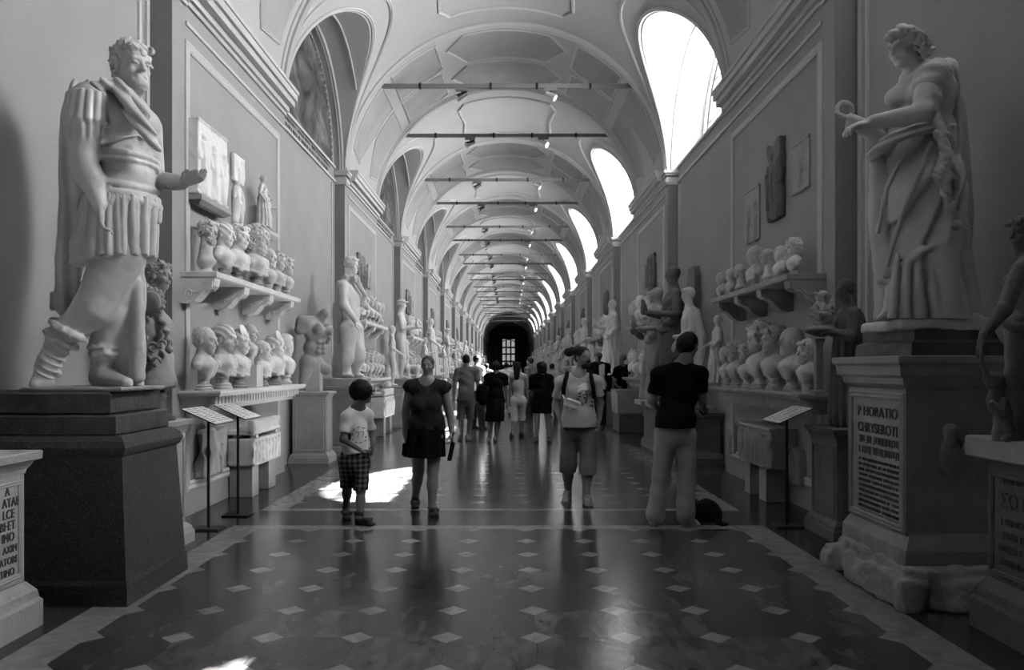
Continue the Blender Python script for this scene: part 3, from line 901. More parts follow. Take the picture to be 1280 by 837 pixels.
ob_ = MB().box(XC - 1.75, XC - .9, YE + .05, YE + .1, 0, 6.3).box(XC + .95, XC + 1.75, YE + .05, YE + .1, 0, 6.3).box(XC - 1.75, XC + 1.75, YE + .05, YE + .1, 5.75, 6.3).box(XC - .95, XC + .95, YE + .05, YE + .1, 0, 1.9)
obj('door_panel', ob_.vf(), 'wood', dr)

# tie bars with a pair of spotlights each
def make_bar(n, half, i):
    y = ybay(n) + (.42 if half == 0 else PANEL + .02); z = 7.2
    th = math.asin((z - ZS) / VB); w = VA * math.cos(th) + .03
    b = thing('tie_bar', '', 'bar', (XC, y, z), 'tie bars across the vault')
    obj('rod', MB().box(XC - w, XC + w, y - .035, y + .035, z - .04, z + .04).vf(), 'bar', b, origin=(XC, y, z))
    for q in (-1.75, -.32, .62, 1.7):
        obj('clamp', MB().box(XC + q - .025, XC + q + .025, y - .045, y + .045, z - .05, z + .055).vf(), 'black_metal', b, origin=(XC, y, z))
    k = len(bars)
    b['label'] = ('nearest grey steel tie bar across the vault, carrying two spotlights' if k == 0 else
                  '%s grey steel tie bar across the vault, counted from the camera' % ordinal(k + 1))
    bars.append(b)
    if n > 8: return
    for s in (-1, 1):
        x = XC + s * .9
        sp = thing('spotlight', '%s spotlight on the %s tie bar across the vault' % ('left' if s < 0 else 'right', ordinal(k + 1)), 'spotlight', (x, y, z - .04), 'spotlights on the tie bars')
        o = (x, y, z - .04)
        obj('mounting_box', MB().box(x - .13, x + .13, y - .04, y + .04, z - .10, z - .04).vf(), 'bar', sp, origin=o)
        obj('yoke', MB().box(x - .012, x + .012, y - .012, y + .012, z - .17, z - .09).vf(), 'black_metal', sp, origin=o)
        a = Vector((-s * .10 * -1, -.04, -.07)) if k % 2 == 0 else Vector((s * .1, -.06, -.06))
        c = Vector((x, y, z - .19))
        hd = MB().tube([c - a * .9, c + a * .2, c + a * .9], [.05, .06, .075], 10)
        obj('lamp_head', hd.vf(), 'spot' if s > 0 else 'black_metal', sp, origin=o)
        ld = MB().tube([c + a * .88, c + a * .93], .062, 10)
        obj('lamp_glass', ld.vf(), 'spot_lens', sp, origin=o)
bars = []
def ordinal(k):
    w = ['zeroth', 'first', 'second', 'third', 'fourth', 'fifth', 'sixth', 'seventh', 'eighth', 'ninth', 'tenth', 'eleventh', 'twelfth', 'thirteenth', 'fourteenth', 'fifteenth', 'sixteenth', 'seventeenth', 'eighteenth', 'nineteenth', 'twentieth']
    if k <= 20: return w[k]
    return ('twenty-' if k < 30 else 'thirty-') + w[k % 10] if k % 10 else 'thirtieth'
for n in range(2, 14):
    make_bar(n, 0, 0); make_bar(n, 1, 0)
# ------------------------------------------------------------------ pedestals, shelves, sarcophagi, stands
ALTAR_BASE = lambda h, g: [(0, g), (h * .10, g), (h * .115, g * .75), (h * .15, g * .55), (h * .19, g * .12), (h * .2, 0)]
def pedestal(name, label, cat, x0, x1, y0, y1, h, m='altar', g=.055, caph=.12, baseh=.17, group=None, side='L', panel=True):
    """moulded stone block: base, die with a sunk panel frame, cap; (x0..x1, y0..y1) is the die"""
    o = ((x0 + x1) / 2, (y0 + y1) / 2, 0)
    t = thing(name, label, cat, o, group)
    obj('base', MB().mould(x0, x1, y0, y1, [(0, g), (baseh * .55, g), (baseh * .62, g * .8), (baseh * .78, g * .7), (baseh, .005)]).vf(), m, t, origin=o)
    d = MB().bbox(x0, x1, y0, y1, baseh, h - caph, .006)
    if panel:
        for s, xs in ((1, x1), (-1, x0)):
            m_ = .045; P = [(xs, y0 + m_, baseh + m_), (xs, y1 - m_, baseh + m_), (xs, y1 - m_, h - caph - m_), (xs, y0 + m_, h - caph - m_)]
            d.ribbon(P, [(s, 0, 0)] * 4, .028, .012, closed=True)
        P = [(x0 + m_, y0, baseh + m_), (x1 - m_, y0, baseh + m_), (x1 - m_, y0, h - caph - m_), (x0 + m_, y0, h - caph - m_)]
        d.ribbon(P, [(0, -1, 0)] * 4, .028, .012, closed=True)
    obj('die', d.vf(), m, t, origin=o)
    c = h - caph
    obj('cap', MB().mould(x0, x1, y0, y1, [(c, .004), (c + caph * .2, .01), (c + caph * .35, g * .35), (c + caph * .55, g * .55), (c + caph * .62, g * .95), (c + caph * .95, g), (h, g * .9)]).vf(), m, t, origin=o)
    return t

def bracket_mb(s, x, y, zt, d, h, w):
    """scrolled console bracket: s=+1 projects toward +x from the wall x; top zt"""
    def sx(v): return x + s * v
    pr = [(0, 0), (d, 0), (d, -.08 * h), (d * .97, -.30 * h), (d * .88, -.40 * h), (d * .76, -.42 * h), (d * .66, -.52 * h), (d * .56, -.72 * h), (d * .42, -.90 * h), (d * .22, -1.0 * h), (0, -.96 * h)]
    P = [(sx(a), zt + b) for a, b in pr]
    mb = MB().prism(P if s < 0 else P[::-1], 'y', y - w / 2, y + w / 2)
    # scroll at the front and raised border on both cheeks
    c = Vector((sx(d * .84), y, zt - .24 * h))
    mb.tube([c + Vector((0, -w * .56, 0)), c + Vector((0, w * .56, 0))], .15 * h, 12)
    for e in (-1, 1):
        yy = y + e * w / 2
        pts = [(sx(a * .9 + .012), yy, zt + b * .86 - .02) for a, b in pr[1:-1]]
        mb.tube(pts, .012, 5)
        vol = [(.80, -.22, .10, 1), (.26, -.62, .17, -1)]
        for (u, v, r0, sg) in vol:
            mb.tube([(sx(d * u + sg * r0 * h * (1 - a / 9) * math.cos(a)), yy, zt + h * v + r0 * h * (1 - a / 9) * math.sin(a)) for a in np.linspace(0, 7.2, 16)], .007, 4)
        mb.tube([(sx(d * (.70 - .44 * q)), yy, zt - h * (.30 + .2 * math.sin(q * 3.1) + .12 * q)) for q in np.linspace(0, 1, 8)], .008, 4)
    return mb

def shelf(label, s, xw, d, y0, y1, z, ybr, group, m='marble_clean'):
    """wall shelf with its brackets; s=+1 on the left wall"""
    o = (xw, (y0 + y1) / 2, z)
    t = thing('bracket_shelf', label, 'shelf', o, group)
    a, b = sorted((xw, xw + s * d))
    obj('slab', MB().mould(a, b, y0, y1, [(z - .07, -.02), (z - .055, 0), (z - .008, .004), (z, -.006)]).vf(), m, t, origin=o)
    for y in ybr:
        obj('scroll_bracket', bracket_mb(s, xw, y, z - .07, d * .94, .25, .16).vf(), m, t, origin=o)
    return t

def ledge(label, s, xw, d, y0, y1, z, group, m='marble_clean', dent=True):
    o = (xw, (y0 + y1) / 2, z)
    t = thing('moulded_ledge', label, 'ledge', o, group)
    a, b = sorted((xw, xw + s * d))
    c, e = sorted((xw, xw + s * (d - .10)))
    f, g = sorted((xw, xw + s * (d - .16)))
    obj('ledge_slab', MB().mould(a, b, y0, y1, [(z - .06, -.03), (z - .045, -.012), (z - .02, 0), (z, -.004)]).vf(), m, t, origin=o)
    mb = MB().box(c, e, y0 + .05, y1 - .05, z - .075, z - .055).box(f, g, y0 + .08, y1 - .08, z - .20, z - .055)
    if dent:
        y = y0 + .09
        while y < y1 - .12:
            p, q = sorted((xw + s * (d - .165), xw + s * (d - .085))); mb.box(p, q, y, y + .055, z - .135, z - .06); y += .10
        p, q = sorted((xw + s * (d - .17), xw + s * (d - .135))); mb.box(p, q, y0 + .07, y1 - .07, z - .165, z - .145)
    obj('dentil_moulding', mb.vf(), m, t, origin=o)
    # plain wall block under the ledge
    return t

def sarcophagus(label, s, xw, xf, y0, y1, z0, z1, zl0, zl1, legs, seed, group, m='marble', relief=True):
    """carved chest on block legs, front at xf, lid between zl0 and zl1"""
    o = ((xw + xf) / 2, (y0 + y1) / 2, 0)
    t = thing('sarcophagus', label, 'sarcophagus', o, group)
    a, b = sorted((xw, xf))
    for (p, q) in legs:
        obj('support_block', MB().bbox(a + .02, b - .03, p, q, 0, z0, .006).vf(), 'marble_grey', t, origin=o)
    S = SDF(); hz = (z1 - z0) / 2; hy = (y1 - y0) / 2; hx = (b - a) / 2
    S.box(((a + b) / 2, (y0 + y1) / 2, (z0 + z1) / 2), (hx, hy, hz), .02)
    if relief:
        r = random.Random(seed); n = max(4, int((y1 - y0) / .13))
        for k in range(n):                                   # small figures in relief along the front
            yy = y0 + (k + .5) * (y1 - y0) / n; h = (z1 - z0) * .82; zb = z0 + (z1 - z0) * .09; w = h * .12
            x = xf - s * .0
            S.tube([(x, yy + r.uniform(-.03, .03), zb), (x, yy, zb + h * .4), (x, yy + r.uniform(-.02, .02), zb + h * .72)], [w * .7, w, w * 1.1], k=.015)
            S.ell((x + s * .01, yy + r.uniform(-.02, .02), zb + h * .88), (w * .75,) * 3, k=.01)
            for q in (-1, 1): S.tube([(x, yy + q * w, zb + h * .7), (x + s * .01, yy + q * (w + r.uniform(.0, .06)), zb + h * r.uniform(.4, .6)), (x, yy + q * r.uniform(.0, .08), zb + h * r.uniform(.3, .9))], [w * .45, w * .4, w * .3], k=.01)
        for zz in (z0 + .02, z1 - .02): S.cap((xf, y0 + .02, zz), (xf, y1 - .02, zz), .02, k=.005)
        S.plane((xf + s * .06, 0, 0), (s, 0, 0))
    S.wear(.003, 30, seed)
    obj('chest', S.mesh(.013), m, t, True, origin=o)
    if zl1 > zl0:
        L = MB().bbox(a, b - .03 if s > 0 else b, y0, y1, zl0, zl0 + .05, .006)
        p, q = sorted((xf, xf - s * .07)); L.bbox(p, q, y0, y1, zl0, zl1, .012)
        L.ribbon([(xf, y0 + .03, zl0 + .03), (xf, y1 - .03, zl0 + .03), (xf, y1 - .03, zl1 - .03), (xf, y0 + .03, zl1 - .03)], [(s, 0, 0)] * 4, .03, .012, closed=True)
        L.box(a + .05, a + .12, y0 + .06, y0 + .14, z1, zl0).box(p, q, y0 + .1, y0 + .18, z1, zl0).box(p, q, y1 - .18, y1 - .1, z1, zl0).box(a + .05, a + .12, y1 - .14, y1 - .06, z1, zl0)
        obj('lid', L.vf(), m, t, origin=o)
    return t

def relief(name, label, s, xw, y0, y1, z0, z1, th, nfig, seed, m='marble', broken=.0, back=True, fig_h=.9, group=None, vox=.011, deep=.05):
    """wall relief; figures stand out of a slab; broken>0 eats the outline"""
    r = random.Random(seed); xf = xw + s * th; o = (xw, (y0 + y1) / 2, z0)
    S = SDF(); W_, H_ = y1 - y0, z1 - z0
    a, b = sorted((xw, xf))
    if back: S.box(((a + b) / 2, (y0 + y1) / 2, (z0 + z1) / 2), ((b - a) / 2, W_ / 2, H_ / 2), .008, disp=lumps(broken, 9, seed) if broken else None)
    for k in range(nfig):
        yy = y0 + W_ * (k + .5) / nfig + r.uniform(-.02, .02); h = H_ * fig_h * r.uniform(.75, 1); zb = z0 + H_ * .05; w = min(h * .13, W_ / nfig * .42); x = xf - s * w * .2
        lean = r.uniform(-.04, .04)
        S.tube([(x, yy - w * .3, zb), (x, yy, zb + h * .45), (x, yy + lean, zb + h * .74)], [w * .8, w * 1.05, w], k=.02, disp=ridges(.006, (0, 1, .15), 60, seed + k))
        S.tube([(x, yy + w * .5, zb), (x, yy, zb + h * .45)], [w * .55, w * .8], k=.02)
        S.ell((x + s * .01, yy + lean * 1.2, zb + h * .89), (w * .62, w * .6, h * .085), k=.01, disp=lumps(.006, 50, seed))
        for q in (-1, 1): S.tube([(x, yy + lean + q * w * .9, zb + h * .72), (x + s * .015, yy + q * (w * 1.2), zb + h * .55), (x + s * .02, yy + q * r.uniform(-.2, 1.3) * w, zb + h * r.uniform(.42, .8))], [w * .4, w * .36, w * .28], k=.012)
    if back and not broken:
        for zz in (z0 + .015, z1 - .015): S.cap((xf, y0, zz), (xf, y1, zz), .015, k=.004)
    S.plane((xf + s * deep, 0, 0), (s, 0, 0)); S.plane((xw, 0, 0), (-s, 0, 0))
    S.wear(.003, 34, seed)
    ob = obj(name, S.mesh(vox), m, None, True, origin=o)
    return tag(ob, label, 'relief', group)

def label_stand(label, x, y, tilt, group):
    o = (x, y, 0)
    t = thing('label_stand', label, 'label stand', o, group)
    obj('base_plate', MB().bbox(x - .13, x + .13, y - .11, y + .11, 0, .015, .003).vf(), 'black_metal', t, origin=o)
    obj('pole', MB().tube([(x, y, .01), (x, y, 1.03)], .014, 10).vf(), 'black_metal', t, origin=o)
    # sloping reading panel, its low edge toward the corridor
    s = tilt; c, sn = math.cos(math.radians(24)), math.sin(math.radians(24))
    def P(u, v, w): return (x + s * (u * c + w * sn), y + v, 1.05 - u * sn + w * c)
    def slab(u0, u1, v0, v1, w0, w1):
        mb = MB(); mb.v = [P(u, v, w) for w in (w0, w1) for (u, v) in ((u0, v0), (u1, v0), (u1, v1), (u0, v1))]
        mb.f = [(0, 3, 2, 1), (4, 5, 6, 7), (0, 1, 5, 4), (1, 2, 6, 5), (2, 3, 7, 6), (3, 0, 4, 7)]; return mb
    tr = obj('tray', slab(-.17, .17, -.25, .25, 0, .008).vf(), 'black_metal', t, origin=o)
    obj('label_card', slab(-.165, .165, -.245, .245, .008, .012).vf(), 'label', tr, origin=o)
    mb = MB()
    r = random.Random(int(y * 100))
    for col in (-.22, -.06, .10):
        for k in range(9):
            q = slab(-.14 + k * .032, -.132 + k * .032, col, col + r.uniform(.08, .13), .012, .0125); b = len(mb.v); mb.v += q.v; mb.f += [tuple(i + b for i in f) for f in q.f]
    obj('printed_text', mb.vf(), 'print', tr, origin=o)
    return t

# ---- left side, first recess (near) and first panel
t = pedestal('inscribed_altar', 'pale marble altar with carved Latin letters cut by the left frame edge', 'altar', -3.36, -2.79, 4.02, 4.66, 1.02, g=.07, caph=.13, baseh=.27, m='altar')
for i, (s, xe) in enumerate((('A', 12), ('ATAE', 24), ('LCE', 18), ('BI·ET', 19), ('IMO', 18), ('AXIM', 21), ('ATORI', 21), ('TIMO', 18))):
    text('inscription', s, .072 if i < 5 else .06, (-2.787, 2.787 * F / (CX - xe), .785 - i * .064), 'L', t, align='RIGHT', stretch=.85)
pl = obj('small_plinth', MB().bbox(-3.25, -2.86, 4.08, 4.42, 1.02, 1.09, .01).vf(), 'marble', origin=(-3.05, 4.25, 1.02))
tag(pl, 'low marble plinth block lying on the inscribed altar at the left edge', 'plinth')

o = (-2.95, 5.55, 0)
t = thing('statue_pedestal', 'massive dark granite pedestal under the cuirassed emperor statue', 'pedestal', o)
obj('base', MB().mould(-3.42, -2.45, 5.13, 5.97, [(0, .06), (.13, .055), (.16, .045)]).vf(), 'granite', t, origin=o)
obj('die', MB().mould(-3.42, -2.45, 5.13, 5.97, [(.16, .045), (.93, 0)]).vf(), 'granite', t, origin=o)
obj('cap_moulding', MB().mould(-3.42, -2.45, 5.13, 5.97, [(.93, 0), (.95, .02), (.99, .035), (1.03, .02), (1.065, -.02)]).vf(), 'granite', t, origin=o)
obj('upper_slab', MB().bbox(-3.41, -2.50, 5.15, 5.95, 1.065, 1.195, .01).vf(), 'granite_top', t, origin=o)
obj('top_slab', MB().bbox(-3.40, -2.55, 5.18, 5.92, 1.195, 1.345, .015).vf(), 'granite_top', t, origin=o)

pedestal('carved_cippus', 'narrow carved marble cippus beside the dark granite pedestal', 'pedestal', -3.34, -2.79, 6.42, 6.98, 1.06, g=.06, m='altar')

SH = 'wall shelves on scroll brackets'
LG = 'ledges carrying busts'
shelf('upper marble shelf on scroll brackets on the left wall, nearest the camera', 1, XL, .36, 7.98, 11.2, 2.45, (8.06, 8.98, 9.92, 10.86), SH)
ledge('carved dentil ledge under the lower left row of busts, nearest the camera', 1, XL, .43, 7.9, 11.22, 1.27, LG)
LF = 'wall fragments and reliefs'
relief('wall_relief', 'thick square relief of three draped figures beside the emperor statue\'s hand', 1, XL, 8.14, 8.98, 3.25, 4.02, .12, 3, 3, 'marble_clean', group=LF)
tag(obj('relief_ledge', MB().mould(XL + .0, XL + .16, 8.12, 9.0, [(3.15, -.05), (3.19, 0), (3.24, 0)]).vf(), 'marble_grey', origin=(XL, 8.5, 3.15)), 'narrow stone ledge directly below the thick square left relief', 'ledge')
relief('wall_relief', 'small marble relief fragment with one figure, right of the square relief', 1, XL, 9.42, 9.78, 3.68, 4.0, .05, 1, 11, 'marble_clean', group=LF, broken=.02)
relief('wall_relief', 'draped torso fragment fixed below the small left relief fragment', 1, XL, 9.40, 9.82, 3.2, 3.66, .03, 2, 23, 'marble', back=False, fig_h=1.1, group=LF, deep=.1)
relief('wall_relief', 'worn relief head fragment hung low on the wall behind the two label stands', 1, XL, 8.34, 8.98, .36, .84, .10, 2, 31, 'marble_grey', group=LF, broken=.04, fig_h=.8)
sarcophagus('small carved sarcophagus on two blocks behind the left label stands', 1, XL, -2.93, 9.3, 10.36, .36, .68, .72, .89, ((9.34, 9.58), (9.98, 10.28)), 5, 'sarcophagi along the walls', 'marble')
label_stand('black label stand nearest the dark granite pedestal on the left', -2.79, 7.52, 1, 'label stands')
label_stand('black label stand before the carved sarcophagus on the left', -2.75, 8.22, 1, 'label stands')

# ---- left recess behind the first panel
pedestal('marble_altar', 'pale marble altar carrying the hunched headless torso', 'altar', -3.38, -2.86, 12.66, 13.12, 1.12, g=.055, caph=.10, baseh=.16)
pedestal('statue_pedestal', 'grey stone pedestal under the nude bearded statue behind the boy', 'pedestal', -3.36, -2.52, 13.7, 14.8, 1.18, g=.05, m='marble_grey')
tag(obj('statue_plinth', MB().bbox(-3.3, -2.5, 13.75, 14.7, 1.18, 1.32, .015).vf(), 'altar', origin=(-2.9, 14.2, 1.18)), 'rough stone plinth slab directly under the nude bearded statue', 'plinth')

# ---- right side, near: darker stone with the shade in its colour
o = (2.95, 4.4, 0)
t = pedestal('inscribed_altar', 'shaded marble altar with Greek letters at the right frame edge', 'altar', 2.76, 3.30, 3.75, 4.66, 1.0, g=.07, caph=.06, baseh=.3, m='marble_dark')
text('inscription', 'ΣΩΤ', .115, (2.757, 4.55, .72), 'R', t, 'letter_worn', stretch=1.0)
g = MB(); glyph_rows(g, 1, 4.2, 4.56, 2.757, .89, .06, .035, 14); glyph_rows(g, 5, 3.95, 4.56, 2.757, .66, .075, .04, 4); obj('worn_lettering', g.vf(), 'letter_worn', t, origin=tuple(t.location))
o = (2.85, 5.6, 0)
t = thing('inscribed_pedestal', 'tall inscribed marble pedestal under the draped woman statue on the right', 'pedestal', o)
S = SDF(); S.box((2.84, 5.58, .08), (.44, .64, .11), .02, disp=lumps(.04, 12, 2)); S.box((2.86, 5.52, .15), (.40, .52, .10), .02, disp=lumps(.025, 16, 5)); S.wear(.01, 22, 3); S.plane((0, 0, 0), (0, 0, -1))
obj('rough_base', S.mesh(.018), 'rough', t, True, origin=o)
obj('plinth_moulding', MB().mould(2.56, 3.28, 5.16, 6.02, [(.16, .06), (.34, .055), (.39, .03), (.44, .0)]).vf(), 'marble_grey', t, origin=o)
d = MB().bbox(2.53, 3.28, 5.16, 6.02, .42, 1.36, .008)
d.ribbon([(2.53, 5.20, .46), (2.53, 5.98, .46), (2.53, 5.98, 1.31), (2.53, 5.20, 1.31)], [(-1, 0, 0)] * 4, .05, .018, closed=True)
obj('die', d.vf(), 'marble_grey', t, origin=o)
obj('cornice', MB().mould(2.53, 3.28, 5.16, 6.02, [(1.36, .0), (1.39, .03), (1.43, .035), (1.45, .065), (1.51, .07), (1.53, .09), (1.57, .09), (1.575, .07)]).vf(), 'marble_grey', t, origin=o)
obj('top_slab', MB().mould(2.60, 3.26, 5.2, 5.98, [(1.57, .03), (1.66, .02), (1.68, -.01), (1.745, -.01)]).vf(), 'granite_top', t, origin=o)
S = SDF()
S.ell((2.81, 5.155, .93), (.07, .025, .13), k=.01); S.cap((2.81, 5.15, 1.02), (2.81, 5.15, 1.10), .03, .045, k=.02); S.tube([(2.86, 5.15, 1.08), (2.91, 5.15, 1.02), (2.88, 5.15, .94)], .013, k=.01)
obj('carved_jug', S.mesh(.008), 'marble_grey', t, True, origin=o)
text('inscription', 'P HORATIO', .098, (2.526, 5.86, 1.16), 'R', t, 'letter_worn', stretch=1.12)
text('inscription', 'CHRYSEROTI', .098, (2.526, 5.86, 1.045), 'R', t, 'letter_worn', stretch=1.0)
g = MB(); glyph_rows(g, 2, 5.24, 5.86, 2.527, 1.02, .075, .055, 8); glyph_rows(g, 11, 5.24, 5.86, 2.527, .86, .037, .022, 9)
obj('worn_lettering', g.vf(), 'letter_worn', t, origin=o)

pedestal('carved_cippus', 'carved marble cippus between the inscribed pedestal and the right wall stand', 'pedestal', 2.82, 3.28, 6.96, 7.54, .97, g=.05, m='marble_dark')
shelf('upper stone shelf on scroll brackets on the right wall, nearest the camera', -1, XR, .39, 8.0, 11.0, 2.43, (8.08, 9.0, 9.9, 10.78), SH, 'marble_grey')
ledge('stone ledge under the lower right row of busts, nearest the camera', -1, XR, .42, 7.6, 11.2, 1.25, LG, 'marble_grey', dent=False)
relief('wall_relief', 'dark tall carved fragment with a curved edge on the right wall', -1, XR, 9.18, 9.62, 3.22, 4.12, .07, 3, 41, 'marble_dark', group=LF, broken=.03, deep=.10)
relief('wall_relief', 'flat rectangular slab set in the wall right of the dark carved fragment', -1, XR, 8.42, 8.92, 3.38, 3.93, .02, 1, 43, 'marble_grey', group=LF, fig_h=.7, deep=.03)
relief('wall_relief', 'flat rectangular slab set in the wall left of the dark carved fragment', -1, XR, 10.1, 10.72, 3.1, 3.8, .02, 2, 47, 'marble_grey', group=LF, fig_h=.8, deep=.03)
relief('wall_relief', 'small relief plaque low on the right wall behind the label stand pole', -1, XR, 8.55, 8.98, .25, .64, .07, 1, 53, 'marble_grey', group=LF, broken=.015)
relief('wall_relief', 'narrow relief plaque low on the right wall nearest the man in black', -1, XR, 11.1, 11.42, .32, .74, .06, 1, 59, 'marble_grey', group=LF, broken=.015)
relief('wall_relief', 'rough relief fragment low on the right wall left of the chest', -1, XR, 10.55, 10.85, .32, .68, .06, 1, 61, 'marble_grey', group=LF, broken=.04)
sarcophagus('carved stone chest on two blocks low on the right wall', -1, XR, 2.84, 8.78, 9.95, .38, .84, 0, 0, ((9.0, 9.25), (9.6, 9.8)), 15, 'sarcophagi along the walls', 'marble_grey')
label_stand('black label stand on the right beside the inscribed pedestal', 2.63, 7.66, -1, 'label stands')

# right recess behind the first panel and the second panel
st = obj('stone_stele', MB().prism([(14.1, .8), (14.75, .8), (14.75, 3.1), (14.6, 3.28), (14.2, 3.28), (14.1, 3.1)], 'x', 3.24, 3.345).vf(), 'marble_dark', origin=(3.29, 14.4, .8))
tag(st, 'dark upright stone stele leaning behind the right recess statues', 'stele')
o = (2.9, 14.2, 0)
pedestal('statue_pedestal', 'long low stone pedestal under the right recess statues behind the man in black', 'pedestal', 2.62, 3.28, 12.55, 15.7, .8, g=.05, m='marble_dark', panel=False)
o = (2.9, 19.2, 0)
t = thing('stone_basin', 'large dark stone tub on a plinth in front of the right wall', 'tub', (2.88, 19.1, 0))
oo = (2.88, 19.1, 0)
obj('tub_plinth', MB().bbox(2.52, 3.11, 18.5, 19.55, 0, .38, .02).vf(), 'marble_dark', t, origin=oo)
obj('tub', MB().mould(2.47, 3.10, 18.45, 19.6, [(.40, -.06), (.46, -.02), (.90, 0), (.94, .02), (.98, .02)]).vf(), 'marble_grey', t, origin=oo)
# ------------------------------------------------------------------ portrait busts
SOCLES = [
    [(.075, 0), (.08, .015), (.078, .03), (.06, .04), (.05, .06), (.052, .075), (.066, .085), (.07, .10), (.064, .112)],
    [(.085, 0), (.088, .02), (.074, .03), (.078, .045), (.056, .06), (.05, .085), (.06, .105), (.058, .112)],
    [(.07, 0), (.072, .03), (.062, .035), (.062, .085), (.07, .092), (.07, .112)],
]
def bust_meshes(hair, beard, chest, yaw, seed, vox=.0062, tilt=0, socle=0, box=False):
    """a bust 0.60 m tall looking along +x; returns (portrait mesh, socle mesh)"""
    S = SDF(); r = random.Random(seed)
    H = .262; hc = (.014, 0, .458)
    if chest == 'neck':
        S.cap((-.02, 0, .13), (-.01, 0, .37), .085, .060, k=.03); S.ell((0, 0, .14), (.09, .11, .05), k=.04)
    else:
        wide = .15 if chest != 'small' else .125
        S.ell((0, 0, .245), (.085, wide, .085), k=.03)
        S.cap((.0, 0, .23), (-.005, 0, .12), .085, .055, k=.05)
        for s in (-1, 1):
            S.ell((.045, s * .055, .17), (.04, .05, .05), k=.05)
            S.cap((-.01, s * .10, .272), (-.012, s * (wide - .0), .235), .058, .05, k=.03)
            S.ell((.06, s * .06, .232), (.045, .06, .045), k=.04)
        S.cap((-.02, 0, .27), (-.005, 0, .385), .066, .056, k=.035)
        if chest == 'robe':
            for k in range(5):
                z = .30 - k * .032
                S.tube([(-.02, -.15, z), (.07, -.08, z - .03), (.098, .02, z - .04), (.05, .13, z - .01)], .016, k=.012)
            S.tube([(.0, .12, .31), (.085, .05, .27), (.095, -.04, .19), (.06, -.09, .13)], .024, k=.015)
        if chest == 'armour':
            S.tube([(.03, -.12, .29), (.085, 0, .265), (.03, .12, .29)], .02, k=.01); S.ell((-.01, .13, .275), (.07, .05, .05), k=.01, disp=ridges(.008, (1, 0, 0), 90, seed))
            S.ell((.09, 0, .21), (.02, .03, .03), k=.01)
        S.ell((-.15, 0, .17), (.115, .22, .13), k=.03, op='s')
        S.cap((-.015, 0, .11), (-.03, 0, .30), .035, k=.02)
        S.plane((0, 0, .112), (0, 0, -1))
    R = frame_from(yawf(yaw, tilt))
    head(S, hc, H, R, hair, beard, seed=seed, k=.01)
    S.wear(.0015, 50, seed)
    pm = S.mesh(vox)
    sm = MB()
    if box: sm.bbox(-.085, .085, -.085, .085, 0, .112, .006)
    else: sm.lathe(SOCLES[socle], n=18, sx=.95, sy=.95)
    return pm, sm.vf()

def bust(label, loc, h, rz, hair, beard, chest, yaw, seed, group, m='marble', tilt=0, socle=0, box=False, sm=None, vox=.0062):
    t = thing('portrait_bust', label, 'bust', loc, group, rz)
    pm, so = bust_meshes(hair, beard, chest, yaw, seed, vox, tilt, socle, box)
    obj('portrait_head', pm, m, t, True); obj('socle', so, sm or m, t)
    t.scale = (h / .585,) * 3
    return t
BP = []
GUL, GLL, GUR, GLR = 'busts on the nearest upper left shelf', 'busts on the nearest lower left ledge', 'busts on the nearest upper right shelf', 'busts on the nearest lower right ledge'
